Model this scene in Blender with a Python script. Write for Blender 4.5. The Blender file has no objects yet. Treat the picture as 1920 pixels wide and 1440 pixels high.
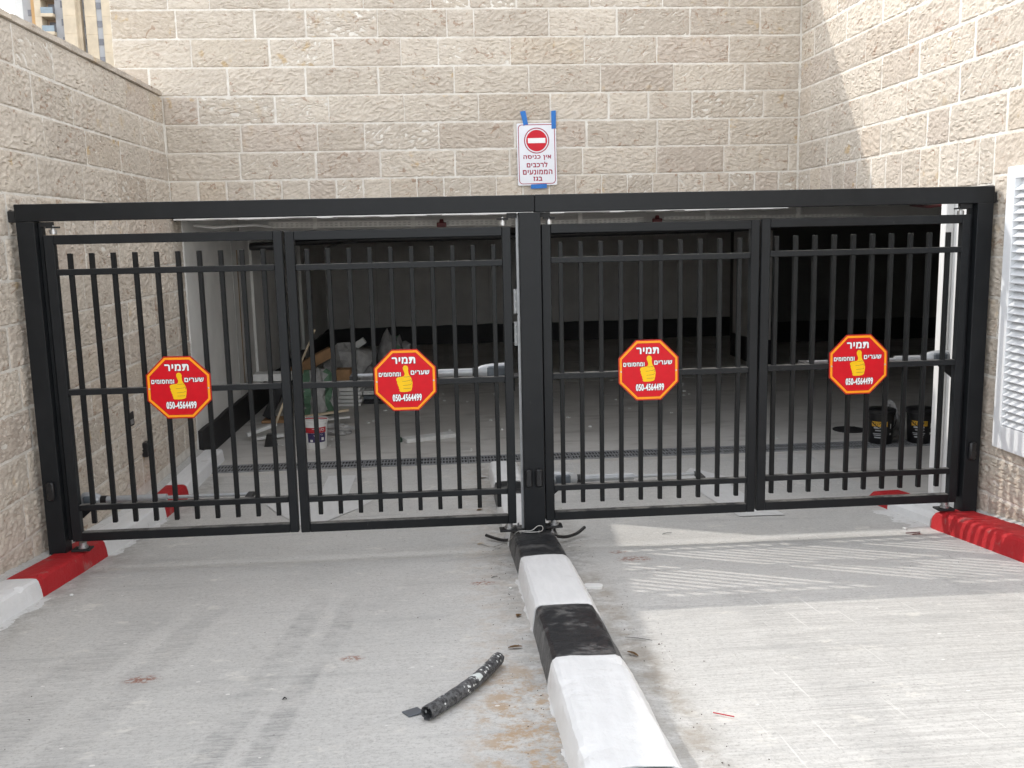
import bpy, bmesh, math, random
from mathutils import Vector, Matrix
from mathutils import noise as mn
R = math.radians
random.seed(7)
SC = bpy.context.scene
COL = SC.collection

# ------------------------------------------------------------------ camera
YAW, PITCH, ROLL = 0.071709, 0.155866, -0.021788
CAM = Vector((0.0, -5.685, 2.0))
cam_data = bpy.data.cameras.new('camera')
cam = bpy.data.objects.new('camera', cam_data)
COL.objects.link(cam)
fwd = Vector((math.sin(YAW)*math.cos(PITCH), math.cos(YAW)*math.cos(PITCH), -math.sin(PITCH)))
rgt = Vector((math.cos(YAW), -math.sin(YAW), 0))
upv = rgt.cross(fwd)
r2 = rgt*math.cos(ROLL) + upv*math.sin(ROLL)
u2 = upv*math.cos(ROLL) - rgt*math.sin(ROLL)
M = Matrix((r2, u2, -fwd)).transposed().to_4x4()
M.translation = CAM
cam.matrix_world = M
cam_data.sensor_width = 36
cam_data.lens = 1772.0/1920*36
cam_data.clip_start = 0.05
cam_data.clip_end = 3000
SC.camera = cam

# ------------------------------------------------------------------ light
SUN_TO = Vector((-1.066, 0.712, 1.0)).normalized()
world = bpy.data.worlds.new('World')
SC.world = world
world.use_nodes = True
wn = world.node_tree.nodes
bg = wn['Background']
sky = wn.new('ShaderNodeTexSky')
sky.sky_type = 'NISHITA'
sky.sun_disc = False
sky.sun_elevation = math.asin(SUN_TO.z)
sky.sun_rotation = math.atan2(SUN_TO.x, SUN_TO.y)
sky.dust_density = 0.1
sky.air_density = 1.0
sky.ozone_density = 1.0
haze_sat = wn.new('ShaderNodeHueSaturation')     # milky, hazy sky
haze_sat.inputs['Saturation'].default_value = 0.16
world.node_tree.links.new(sky.outputs[0], haze_sat.inputs['Color'])
world.node_tree.links.new(haze_sat.outputs[0], bg.inputs[0])
bg.inputs[1].default_value = 0.15
sl = bpy.data.lights.new('sun', 'SUN')
sl.energy = 0.6
sl.angle = R(0.53)
sl.color = (1.0, 0.95, 0.88)
sun = bpy.data.objects.new('sun', sl)
COL.objects.link(sun)
sun.rotation_euler = (-SUN_TO).to_track_quat('-Z', 'Y').to_euler()
sun.location = (-8, 6, 10)
SC.view_settings.view_transform = 'Standard'
SC.view_settings.look = 'None'
SC.view_settings.exposure = 1.85
SC.view_settings.gamma = 1.0
SC.view_settings.use_curve_mapping = False
SC.cycles.use_adaptive_sampling = True
SC.cycles.adaptive_threshold = 0.025
SC.cycles.max_bounces = 7
SC.cycles.diffuse_bounces = 4

# ------------------------------------------------------------------ node helpers
class T:
    def __init__(s, name):
        s.m = bpy.data.materials.new(name)
        s.m.use_nodes = True
        s.t = s.m.node_tree
        s.b = s.t.nodes['Principled BSDF']
    def n(s, typ, ins=None, out=0, **props):
        nd = s.t.nodes.new(typ)
        for k, v in props.items(): setattr(nd, k, v)
        for k, v in (ins or {}).items(): s.put(nd.inputs[k], v)
        return nd.outputs[out]
    def put(s, sock, v):
        if isinstance(v, bpy.types.NodeSocket): s.t.links.new(v, sock)
        else:
            if isinstance(v, tuple) and len(v) == 3 and sock.type == 'RGBA': v = v + (1,)
            sock.default_value = v
    def math(s, op, a, b=0.0, c=0.0, clamp=False):
        return s.n('ShaderNodeMath', {0: a, 1: b, 2: c}, operation=op, use_clamp=clamp)
    def mix(s, f, a, b, blend='MIX'):
        nd = s.t.nodes.new('ShaderNodeMix'); nd.data_type = 'RGBA'; nd.blend_type = blend
        s.put(nd.inputs[0], f); s.put(nd.inputs[6], a); s.put(nd.inputs[7], b)
        return nd.outputs[2]
    def ss(s, x, lo, hi):
        nd = s.t.nodes.new('ShaderNodeMapRange'); nd.interpolation_type = 'SMOOTHSTEP'
        s.put(nd.inputs[0], x); s.put(nd.inputs[1], lo); s.put(nd.inputs[2], hi)
        s.put(nd.inputs[3], 0.0); s.put(nd.inputs[4], 1.0)
        return nd.outputs[0]
    def noise(s, vec, scale, detail=4.0, rough=0.55, dist=0.0, out=0):
        return s.n('ShaderNodeTexNoise', {'Vector': vec, 'Scale': scale, 'Detail': detail, 'Roughness': rough, 'Distortion': dist}, out=out)
    def map(s, vec, scale=(1, 1, 1), loc=(0, 0, 0), rot=(0, 0, 0)):
        return s.n('ShaderNodeMapping', {'Vector': vec, 'Scale': scale, 'Location': loc, 'Rotation': rot})
    def obj(s): return s.n('ShaderNodeTexCoord', out=3)
    def rnd(s): return s.n('ShaderNodeObjectInfo', out=5)
    def bump(s, h, dist=0.01, strength=1.0, normal=None):
        ins = {'Height': h, 'Distance': dist, 'Strength': strength}
        if normal is not None: ins['Normal'] = normal
        return s.n('ShaderNodeBump', ins)
    def fin(s, color=None, rough=None, metal=None, normal=None, spec=None):
        if color is not None: s.put(s.b.inputs['Base Color'], color)
        if rough is not None: s.put(s.b.inputs['Roughness'], rough)
        if metal is not None: s.put(s.b.inputs['Metallic'], metal)
        if normal is not None: s.put(s.b.inputs['Normal'], normal)
        if spec is not None: s.put(s.b.inputs['Specular IOR Level'], spec)
        return s.m

def plain(name, color, rough=0.6, metal=0.0, var=0.12, scale=18.0, bump=0.0, spec=0.5):
    t = T(name); o = t.obj()
    nz = t.noise(o, scale, 5.0)
    dark = tuple(c*(1-var) for c in color); lite = tuple(min(1, c*(1+var)) for c in color)
    c = t.mix(t.ss(nz, 0.3, 0.7), dark, lite)
    rr = t.math('MULTIPLY_ADD', nz, 0.2, rough-0.1)
    nr = t.bump(t.noise(o, scale*4, 4.0), 0.004, bump) if bump else None
    return t.fin(c, rr, metal, nr, spec)

# ------------------------------------------------------------------ materials
def stone_mat():
    t = T('chiselled_limestone'); o = t.obj(); r = t.rnd()
    off = t.n('ShaderNodeCombineXYZ', {0: t.math('MULTIPLY', r, 91.0), 1: t.math('MULTIPLY', r, 37.0), 2: t.math('MULTIPLY', r, 53.0)})
    p = t.n('ShaderNodeVectorMath', {0: o, 1: off}, operation='ADD')
    w2 = t.noise(t.map(p, (0.7, 1.0, 1.2)), 70.0, 4.0, 0.6, 0.5)
    # base tint per stone
    a = t.mix(r, (0.545, 0.487, 0.405), (0.68, 0.612, 0.515))
    pink = t.ss(t.math('FRACT', t.math('MULTIPLY', r, 13.7)), 0.75, 1.0)
    a = t.mix(t.math('MULTIPLY', pink, 0.55), a, (0.52, 0.43, 0.36))
    yel = t.ss(t.math('FRACT', t.math('MULTIPLY', r, 29.3)), 0.84, 1.0)
    a = t.mix(t.math('MULTIPLY', yel, 0.5), a, (0.60, 0.50, 0.37))
    val = t.math('FRACT', t.math('MULTIPLY', r, 43.7))
    a = t.mix(t.math('MULTIPLY', t.ss(val, 0.55, 1.0), 0.35), a, (0.40, 0.345, 0.285))
    big = t.noise(p, 5.0, 4.0)
    a = t.mix(t.ss(big, 0.35, 0.7), t.mix(0.22, a, (0.42, 0.36, 0.31)), a)
    a = t.mix(t.math('MULTIPLY', t.ss(w2, 0.35, 0.68), 0.45), t.mix(0.2, a, (0.36, 0.30, 0.26)), t.mix(0.35, a, (0.70, 0.64, 0.57)))
    # wavy sedimentary grain, lighter and darker
    gr = t.noise(t.map(p, (0.34, 1.0, 1.0)), 62.0, 3.0, 0.55, 1.1)
    a = t.mix(t.math('MULTIPLY', t.ss(gr, 0.53, 0.68), 0.48), a, (0.35, 0.30, 0.25))
    a = t.mix(t.math('MULTIPLY', t.ss(gr, 0.46, 0.33), 0.5), a, (0.70, 0.64, 0.57))
    # rust veins and pits with a shape of their own
    vein = t.noise(t.map(p, (1, 1, 1.3)), 11.0, 6.0, 0.62, 1.4)
    vm = t.math('MULTIPLY', t.ss(vein, 0.575, 0.64), t.ss(t.noise(p, 3.1, 2.0), 0.41, 0.55))
    a = t.mix(t.math('MULTIPLY', vm, 0.55), a, (0.28, 0.16, 0.095))
    och = t.math('MULTIPLY', t.ss(t.noise(p, 7.0, 3.0), 0.6, 0.72), t.ss(t.math('FRACT', t.math('MULTIPLY', r, 17.9)), 0.62, 0.9))
    a = t.mix(t.math('MULTIPLY', och, 0.6), a, (0.50, 0.34, 0.15))
    # smears of grout
    sm = t.math('MULTIPLY', t.ss(t.noise(p, 4.2, 5.0, 0.6), 0.64, 0.78), 0.4)
    a = t.mix(sm, a, (0.72, 0.69, 0.64))
    nr = t.bump(w2, 0.004, 0.8)
    return t.fin(a, 0.9, 0.0, nr, 0.25)
STONE = stone_mat()

def mortar_mat():
    t = T('pale_grout'); o = t.obj()
    nz = t.noise(o, 9.0, 6.0, 0.6)
    c = t.mix(t.ss(nz, 0.3, 0.72), (0.62, 0.58, 0.52), (0.79, 0.76, 0.70))
    return t.fin(c, 0.92, 0, t.bump(t.noise(o, 70.0, 5.0), 0.004, 0.8), 0.2)
MORTAR = mortar_mat()

def concrete_mat():
    t = T('brushed_concrete'); o = t.obj()
    sep = t.t.nodes.new('ShaderNodeSeparateXYZ'); t.put(sep.inputs[0], o)
    X, Y = sep.outputs[0], sep.outputs[1]
    big = t.noise(o, 0.9, 6.0, 0.6)
    mid = t.noise(o, 4.5, 7.0, 0.65)
    fin = t.noise(o, 75.0, 5.0, 0.8)
    pit = t.noise(t.map(o, (1, 1.6, 1)), 34.0, 6.0, 0.75)
    brush = t.noise(t.map(o, (2.2, 95.0, 1.0)), 1.0, 4.0, 0.65)
    brush2 = t.noise(t.map(o, (5.0, 30.0, 1.0)), 1.0, 5.0, 0.6)
    c = t.mix(t.ss(big, 0.3, 0.7), (0.53, 0.525, 0.505), (0.62, 0.61, 0.585))
    c = t.mix(t.math('MULTIPLY', t.ss(mid, 0.40, 0.66), 0.55), c, (0.57, 0.56, 0.535))
    c = t.mix(t.math('MULTIPLY', t.ss(brush, 0.42, 0.62), t.math('MULTIPLY_ADD', t.math('MULTIPLY', t.ss(X, 0.5, 1.6), t.ss(Y, -1.0, -1.8)), 0.36, 0.16)), c, (0.36, 0.35, 0.335))
    c = t.mix(t.math('MULTIPLY', t.ss(brush2, 0.57, 0.72), 0.25), c, (0.64, 0.63, 0.60))
    c = t.mix(t.math('MULTIPLY', t.ss(fin, 0.50, 0.64), 0.55), c, (0.31, 0.30, 0.285))
    c = t.mix(t.math('MULTIPLY', t.ss(pit, 0.54, 0.66), 0.5), c, (0.33, 0.32, 0.30))
    c = t.mix(t.math('MULTIPLY', t.ss(pit, 0.46, 0.36), 0.4), c, (0.68, 0.67, 0.64))
    # cement bloom: pale blotches
    bl = t.math('MULTIPLY', t.ss(t.noise(t.map(o, (1, 1.5, 1)), 4.6, 8.0, 0.74), 0.57, 0.67), 0.7)
    c = t.mix(bl, c, (0.70, 0.68, 0.63))
    # darker damp-looking drift lines across the lane
    dr = t.noise(t.map(o, (0.7, 5.0, 1)), 1.0, 5.0, 0.6, 0.5)
    c = t.mix(t.math('MULTIPLY', t.ss(dr, 0.55, 0.7), 0.35), c, (0.33, 0.33, 0.325))
    # tyre tracks in the left lane
    wob = t.math('MULTIPLY_ADD', t.noise(o, 1.3, 3.0), 0.16, -0.08)
    for x0, w, k in ((-0.75, 0.07, 0.46), (-0.585, 0.06, 0.42), (-1.55, 0.15, 0.28), (-1.26, 0.09, 0.28), (1.42, 0.13, 0.2), (2.6, 0.13, 0.2)):
        lean = t.math('MULTIPLY', t.math('ADD', Y, 2.0), 0.06)
        d = t.math('ABSOLUTE', t.math('ADD', t.math('SUBTRACT', t.math('SUBTRACT', X, x0), lean), wob))
        band = t.math('SUBTRACT', 1.0, t.ss(d, w*0.55, w))
        lug = t.ss(t.noise(t.map(o, (9.0, 70.0, 1), (0, 0, 0), (0, 0, 0.25)), 1.0, 3.0, 0.6), 0.42, 0.58)
        patch = t.ss(t.noise(o, 2.0, 5.0, 0.65), 0.34, 0.56)
        amt = t.math('MULTIPLY', t.math('MULTIPLY', band, k), t.math('MULTIPLY', patch, t.math('MULTIPLY_ADD', lug, 0.7, 0.3)))
        front = t.ss(Y, -0.7, -1.3)
        c = t.mix(t.math('MULTIPLY', amt, front), c, (0.19, 0.19, 0.19))
    # long pale scratches dragged over the right lane
    scr = t.noise(t.map(o, (62.0, 1.6, 1.0), (0, 0, 0), (0, 0, R(33))), 1.0, 2.0, 0.5)
    c = t.mix(t.math('MULTIPLY', t.math('MULTIPLY', t.ss(scr, 0.69, 0.74), t.ss(X, 0.7, 1.1)), 0.6), c, (0.72, 0.71, 0.68))
    # dirt gathered along the kerb feet
    for x0 in (0.33, 0.75, -2.14):
        dd = t.math('ABSOLUTE', t.math('SUBTRACT', X, x0))
        dm = t.math('MULTIPLY', t.math('SUBTRACT', 1.0, t.ss(dd, 0.0, 0.20)), t.ss(t.noise(o, 11.0, 6.0, 0.7), 0.36, 0.62))
        c = t.mix(t.math('MULTIPLY', dm, 0.45), c, (0.24, 0.22, 0.19))
    # ochre clay stain beside the centre kerb
    dk = t.math('ABSOLUTE', t.math('SUBTRACT', X, 0.235))
    clay = t.math('MULTIPLY', t.math('SUBTRACT', 1.0, t.ss(dk, 0.05, 0.27)), t.ss(t.noise(o, 9.0, 8.0, 0.78), 0.45, 0.60))
    clay = t.math('MULTIPLY', clay, t.math('MULTIPLY_ADD', t.ss(Y, -1.6, -2.7), 0.75, 0.2))
    c = t.mix(clay, c, (0.43, 0.31, 0.20))
    dk2 = t.math('ABSOLUTE', t.math('SUBTRACT', X, 0.76))
    clay2 = t.math('MULTIPLY', t.math('SUBTRACT', 1.0, t.ss(dk2, 0.03, 0.10)), t.ss(t.noise(o, 6.0, 6.0, 0.7), 0.42, 0.62))
    clay2 = t.math('MULTIPLY', clay2, t.math('MULTIPLY', t.ss(Y, -0.5, -1.0), 0.8))
    c = t.mix(t.math('MULTIPLY', clay2, 0.75), c, (0.30, 0.26, 0.21))
    # white paint slopped at the foot of the kerbs
    pn = t.noise(t.map(o, (0.3, 1, 1)), 7.0, 3.0, 0.5)
    def slop(x0, sgn, wid, y0, y1, c):
        d = t.math('MULTIPLY', t.math('SUBTRACT', X, x0), sgn)
        edge = t.math('MULTIPLY_ADD', pn, wid*1.6, -wid*0.35)
        m = t.math('MULTIPLY', t.math('LESS_THAN', d, edge), t.math('GREATER_THAN', d, -0.3))
        m = t.math('MULTIPLY', m, t.math('MULTIPLY', t.ss(Y, y0-0.03, y0+0.03), t.ss(Y, y1+0.03, y1-0.03)))
        worn = t.ss(t.noise(o, 30.0, 5.0, 0.7), 0.30, 0.5)
        return t.mix(t.math('MULTIPLY', m, t.math('MULTIPLY', worn, 0.85)), c, (0.74, 0.74, 0.73))
    c = slop(-2.2, 1.0, 0.10, -3.5, -0.64, c)
    c = slop(-2.2, 1.0, 0.08, 0.38, 1.6, c)
    c = slop(0.36, -1.0, 0.055, -3.6, -2.42, c)
    c = slop(0.37, -1.0, 0.035, -1.66, -0.72, c)
    c = slop(3.17, -1.0, 0.22, 0.16, 0.75, c)
    # red dust spots
    for x0, y0, rad in ((0.17, -0.763, 0.07), (1.03, -0.17, 0.06), (1.09, -0.37, 0.10), (-1.245, -2.045, 0.07), (-0.425, -1.914, 0.05), (2.98, -0.05, 0.05)):
        dx = t.math('MULTIPLY', t.math('SUBTRACT', X, x0), 0.75); dy = t.math('SUBTRACT', Y, y0)
        d = t.math('SQRT', t.math('ADD', t.math('MULTIPLY', dx, dx), t.math('MULTIPLY', dy, dy)))
        m = t.math('MULTIPLY', t.math('SUBTRACT', 1.0, t.ss(d, rad*0.3, rad)), t.ss(t.noise(o, 38.0, 5.0, 0.7), 0.44, 0.56))
        c = t.mix(t.math('MULTIPLY', m, 0.8), c, (0.27, 0.10, 0.055))
    # paint and plaster flecks
    vo = t.n('ShaderNodeTexVoronoi', {'Vector': t.map(o, (1, 1.5, 1)), 'Scale': 13.0, 'Randomness': 1.0}, out=0)
    vc = t.n('ShaderNodeTexVoronoi', {'Vector': t.map(o, (1, 1.5, 1)), 'Scale': 13.0, 'Randomness': 1.0}, out=1)
    vs = t.t.nodes.new('ShaderNodeSeparateColor'); t.put(vs.inputs[0], vc)
    fl = t.math('MULTIPLY', t.math('LESS_THAN', vo, t.math('MULTIPLY', vs.outputs[1], 0.13)), t.math('GREATER_THAN', vs.outputs[0], 0.80))
    c = t.mix(t.math('MULTIPLY', fl, 0.85), c, (0.78, 0.77, 0.74))
    vd = t.math('MULTIPLY', t.math('LESS_THAN', vo, 0.055), t.math('LESS_THAN', vs.outputs[0], 0.16))
    c = t.mix(t.math('MULTIPLY', vd, 0.8), c, (0.07, 0.065, 0.06))
    h = t.math('ADD', t.math('MULTIPLY', brush, 0.8), t.math('ADD', t.math('MULTIPLY', fin, 0.5), t.math('MULTIPLY', mid, 0.6)))
    return t.fin(c, 0.88, 0, t.bump(h, 0.0045, 0.75), 0.25)
CONCRETE = concrete_mat()

def floor_mat():
    t = T('dusty_garage_concrete'); o = t.obj()
    big = t.noise(o, 1.1, 6.0, 0.6); st = t.noise(t.map(o, (1.5, 6.0, 1)), 1.0, 5.0, 0.6)
    c = t.mix(t.ss(big, 0.3, 0.7), (0.49, 0.47, 0.44), (0.61, 0.59, 0.555))
    c = t.mix(t.math('MULTIPLY', t.ss(st, 0.5, 0.7), 0.4), c, (0.26, 0.235, 0.21))
    c = t.mix(t.math('MULTIPLY', t.ss(t.noise(o, 9.0, 7.0, 0.7), 0.62, 0.70), 0.5), c, (0.58, 0.57, 0.54))
    return t.fin(c, 0.8, 0, t.bump(t.noise(o, 40.0, 5.0), 0.003, 0.5), 0.3)
GFLOOR = floor_mat()

def gate_mat(name, base, dust):
    t = T(name); o = t.obj()
    nz = t.noise(o, 6.0, 6.0, 0.6); f = t.noise(o, 120.0, 3.0)
    c = t.mix(t.ss(nz, 0.35, 0.75), base, tuple(x*1.25+0.003 for x in base))
    c = t.mix(t.math('MULTIPLY', t.rnd(), 0.5), c, tuple(x*1.8+0.002 for x in base))
    sc = t.math('MULTIPLY', t.ss(t.noise(t.map(o, (1, 1, 0.35)), 16.0, 7.0, 0.75), 0.66, 0.76), dust)
    c = t.mix(sc, c, (0.22, 0.22, 0.22))
    gs = t.t.nodes.new('ShaderNodeSeparateXYZ'); t.put(gs.inputs[0], t.n('ShaderNodeNewGeometry', out=1))
    du = t.math('MULTIPLY', t.ss(gs.outputs[2], 0.55, 0.9), t.ss(t.noise(o, 9.0, 5.0, 0.7), 0.30, 0.62))
    c = t.mix(t.math('MULTIPLY', du, 0.55), c, (0.30, 0.29, 0.27))
    rr = t.math('MULTIPLY_ADD', nz, 0.22, 0.34)
    return t.fin(c, rr, 0.0, t.bump(f, 0.0006, 0.4), 0.24)
GATE = gate_mat('anthracite_powder_coat', (0.0075, 0.0085, 0.0098), 0.4)
GATEBAR = gate_mat('anthracite_bar_paint', (0.0045, 0.005, 0.0055), 0.4)

def paint_mat(name, base, under, amt=0.5, rough=0.55, bump=0.7, lo=0.60):
    t = T(name); o = t.obj(); r = t.rnd()
    off = t.n('ShaderNodeCombineXYZ', {0: t.math('MULTIPLY', r, 31.0), 1: 0.0, 2: t.math('MULTIPLY', r, 17.0)})
    p = t.n('ShaderNodeVectorMath', {0: o, 1: off}, operation='ADD')
    n1 = t.noise(p, 8.0, 7.0, 0.68); n2 = t.noise(t.map(p, (30, 5, 8)), 1.0, 4.0)
    c = t.mix(t.ss(n2, 0.3, 0.7), tuple(x*0.93 for x in base), base)
    c = t.mix(t.math('MULTIPLY', t.ss(n1, lo, lo+0.12), amt), c, under)
    sp = t.ss(t.noise(p, 60.0, 3.0, 0.6), 0.66, 0.74)
    c = t.mix(t.math('MULTIPLY', sp, amt*0.6), c, tuple(0.5*(a+b) for a, b in zip(base, under)))
    h = t.math('ADD', t.noise(p, 22.0, 5.0, 0.6), t.math('MULTIPLY', n2, 0.5))
    return t.fin(c, t.math('MULTIPLY_ADD', n1, 0.25, rough-0.12), 0, t.bump(h, 0.006, bump), 0.4)
WHITEP = paint_mat('white_kerb_paint', (0.79, 0.79, 0.785), (0.52, 0.50, 0.47), 0.45, 0.62, 1.0, 0.60)
BLACKP = paint_mat('black_kerb_paint', (0.024, 0.025, 0.027), (0.15, 0.147, 0.143), 0.7, 0.36, 1.1, 0.50)
REDP = paint_mat('red_kerb_paint', (0.45, 0.015, 0.020), (0.34, 0.19, 0.17), 0.55, 0.62, 1.0, 0.57)
FLOORWHITE = paint_mat('worn_white_road_paint', (0.68, 0.68, 0.67), (0.42, 0.41, 0.39), 0.6, 0.7, 0.3)

BAYLINE = plain('faded_bay_paint', (0.46, 0.45, 0.42), 0.8, var=0.1, scale=8.0)
RUSTY = plain('rust_run', (0.36, 0.26, 0.17), 0.9, var=0.3, scale=6.0)
BAYDARK = plain('bay_shade_dark_concrete', (0.13, 0.128, 0.125), 0.9, var=0.12, scale=2.0, bump=0.3)  # shade of the unlit right bay put into the wall colour; far beam shares it
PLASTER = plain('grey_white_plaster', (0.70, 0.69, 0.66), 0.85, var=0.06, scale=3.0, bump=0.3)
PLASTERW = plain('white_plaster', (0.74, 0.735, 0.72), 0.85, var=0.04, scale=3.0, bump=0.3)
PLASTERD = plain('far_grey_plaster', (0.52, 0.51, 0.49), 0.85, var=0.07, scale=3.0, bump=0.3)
BITUMEN = plain('black_bitumen', (0.012, 0.012, 0.014), 0.6, var=0.25, scale=6.0, bump=0.5)
CEIL = plain('grey_concrete_ceiling', (0.42, 0.41, 0.40), 0.9, var=0.1, scale=3.0, bump=0.3)
STREETM = plain('street_concrete', (0.40, 0.39, 0.37), 0.9, var=0.15, scale=4.0, bump=0.3)
EARTH = plain('dry_ground', (0.30, 0.26, 0.20), 0.95, var=0.2, scale=0.3)
STEEL = plain('galvanised_steel', (0.45, 0.45, 0.45), 0.4, 0.8, 0.2, 30.0)
TRAYM = plain('galvanised_tray', (0.66, 0.65, 0.62), 0.6, 0.0, 0.08, 12.0)
GRATEM = plain('grey_cast_grate', (0.26, 0.265, 0.27), 0.65, 0.1, 0.2, 20.0)
BLACKPL = plain('black_plastic', (0.012, 0.012, 0.013), 0.35, var=0.2)
BLACKDULL = plain('dull_black_iron', (0.016, 0.016, 0.017), 0.7, var=0.3, bump=0.4)
WHITEPL = plain('white_plastic', (0.74, 0.74, 0.72), 0.4, var=0.05)
GREYPL = plain('grey_motor_cover', (0.10, 0.115, 0.13), 0.4, var=0.1)
SILVER = plain('brushed_aluminium', (0.40, 0.41, 0.42), 0.42, 0.4, 0.08)
LOUVREM = plain('white_powder_coat', (0.74, 0.755, 0.77), 0.45, var=0.03)
SIGNRED = plain('sign_red', (0.60, 0.004, 0.013), 0.35, var=0.04, spec=0.22)
SIGNRIM = plain('sign_rim_red', (0.42, 0.012, 0.012), 0.35, var=0.04, spec=0.22)
SIGNORANGE = plain('sign_orange', (0.95, 0.33, 0.012), 0.35, var=0.03, spec=0.22)
SIGNYEL = plain('thumb_yellow', (0.88, 0.53, 0.008), 0.4, var=0.03, spec=0.22)
SIGNWHITE = plain('sign_white', (0.86, 0.86, 0.86), 0.4, var=0.02, spec=0.22)
SIGNNAVY = plain('sign_dark_outline', (0.045, 0.01, 0.03), 0.5, var=0.02)
NEWHITE = plain('sign_panel_white', (0.74, 0.75, 0.79), 0.35, var=0.02)
NEMAROON = plain('sign_maroon_print', (0.33, 0.012, 0.045), 0.45, var=0.03, spec=0.22)
NERED = plain('sign_bright_red', (0.58, 0.010, 0.025), 0.4, var=0.03, spec=0.22)
TAPE = plain('blue_tape', (0.018, 0.16, 0.50), 0.6, var=0.1)
WOOD = plain('raw_timber', (0.42, 0.29, 0.17), 0.75, var=0.2, scale=9.0)
WOODP = plain('pale_timber', (0.58, 0.48, 0.34), 0.75, var=0.15, scale=9.0)
CARD = plain('brown_cardboard', (0.34, 0.20, 0.10), 0.85, var=0.15, scale=9.0)
FOAM = plain('white_foam_board', (0.66, 0.66, 0.64), 0.8, var=0.06)
BAG = plain('grey_white_sack', (0.36, 0.355, 0.345), 0.6, var=0.15, scale=14.0, bump=0.8)
BAGD = plain('dusty_grey_sack', (0.27, 0.265, 0.26), 0.7, var=0.2, scale=14.0, bump=0.8)
BAGGREEN = plain('green_sack_print', (0.10, 0.19, 0.12), 0.6, var=0.15)
LEAFM = plain('dry_leaf', (0.20, 0.11, 0.04), 0.7, var=0.35, scale=60.0)
REDBIT = plain('red_plastic', (0.45, 0.02, 0.03), 0.5, var=0.1)
MAROON = plain('maroon_conduit', (0.10, 0.012, 0.014), 0.5, var=0.1)
GREENBIT = plain('dark_green_scrap', (0.03, 0.06, 0.04), 0.6)
LABELY = plain('yellow_label', (0.62, 0.35, 0.03), 0.5, var=0.05)
LABELR = plain('red_label', (0.42, 0.015, 0.025), 0.5, var=0.05)
LABELN = plain('navy_label', (0.04, 0.03, 0.10), 0.5, var=0.05)
LABELG = plain('grey_print', (0.42, 0.43, 0.44), 0.5, var=0.05)
WIREM = plain('bare_wire', (0.45, 0.44, 0.42), 0.4, 0.6)
TW_STONE = plain('tower_limestone', (0.56, 0.48, 0.37), 0.9, var=0.10, scale=0.6)
TW_GREY = plain('tower_grey_cladding', (0.36, 0.37, 0.395), 0.7, var=0.06, scale=0.5)  # lightened: distance haze mixed into the cladding colour
TW_ORANGE = plain('tower_ochre_panel', (0.52, 0.33, 0.16), 0.85, var=0.06, scale=0.5)
TW_WHITE = plain('tower_white_render', (0.74, 0.74, 0.73), 0.85, var=0.04, scale=0.5)
TW_BROWN = plain('balcony_soffit', (0.36, 0.27, 0.20), 0.85, var=0.06, scale=0.5)
def glass_mat():
    t = T('dark_window_glass')
    return t.fin((0.035, 0.04, 0.055), 0.08, 0.0, None, 0.6)
GLASS = glass_mat()
TW_GLASS = plain('tower_window_glass', (0.15, 0.155, 0.18), 0.2, var=0.2, scale=0.4)  # glass and frame colours lifted to carry the distance haze
TW_FRAME = plain('tower_window_frame', (0.20, 0.20, 0.215), 0.6, var=0.1, scale=0.5)
TW_RAIL = plain('balcony_glass_rail', (0.22, 0.28, 0.33), 0.15, var=0.1, scale=0.8)

def pipe_mat():
    t = T('paint_spattered_black_pipe'); o = t.obj()
    n1 = t.noise(o, 60.0, 5.0, 0.7); n2 = t.noise(o, 14.0, 3.0, 0.6)
    c = t.mix(t.math('MULTIPLY', t.ss(n1, 0.36, 0.60), 0.75), (0.02, 0.0205, 0.023), (0.15, 0.152, 0.155))
    vo = t.n('ShaderNodeTexVoronoi', {'Vector': o, 'Scale': 55.0}, out=0)
    fl = t.math('MULTIPLY', t.math('LESS_THAN', vo, 0.30), t.ss(n2, 0.47, 0.55))
    c = t.mix(fl, c, (0.72, 0.74, 0.72))
    sep = t.t.nodes.new('ShaderNodeSeparateXYZ'); t.put(sep.inputs[0], o)
    dd = t.math('ABSOLUTE', t.math('ADD', sep.outputs[1], -0.02))
    blot = t.math('MULTIPLY', t.math('LESS_THAN', t.math('ADD', dd, t.math('MULTIPLY', n2, 0.11)), 0.070), t.math('GREATER_THAN', t.math('ADD', sep.outputs[2], t.math('MULTIPLY', n2, 0.03)), 0.050))
    c = t.mix(blot, c, (0.66, 0.70, 0.68))
    return t.fin(c, 0.55, 0, t.bump(n1, 0.002, 0.6), 0.4)
PIPEM = pipe_mat()

# ------------------------------------------------------------------ geometry helpers
def box_bm(bm, c, s, rot=None, bev=0.0):
    m = Matrix.Translation(c)
    if rot is not None: m = m @ rot
    m = m @ Matrix.Diagonal((s[0], s[1], s[2], 1))
    r = bmesh.ops.create_cube(bm, size=1.0, matrix=m)
    if bev:
        es = list({e for v in r['verts'] for e in v.link_edges})
        bmesh.ops.bevel(bm, geom=es, offset=bev, segments=1, affect='EDGES', profile=0.5)

def lo_hi(bm, a, b, bev=0.0):
    box_bm(bm, [(p+q)/2 for p, q in zip(a, b)], [abs(q-p) for p, q in zip(a, b)], None, bev)

def poly_prism(bm, pts, y0, y1):
    """outline in XZ, extruded along Y from y0 (front) to y1"""
    f = [bm.verts.new((x, y0, z)) for x, z in pts]; b = [bm.verts.new((x, y1, z)) for x, z in pts]
    n = len(pts)
    bm.faces.new(f); bm.faces.new(b[::-1])
    for i in range(n): bm.faces.new((f[i], b[i], b[(i+1) % n], f[(i+1) % n]))

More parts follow.
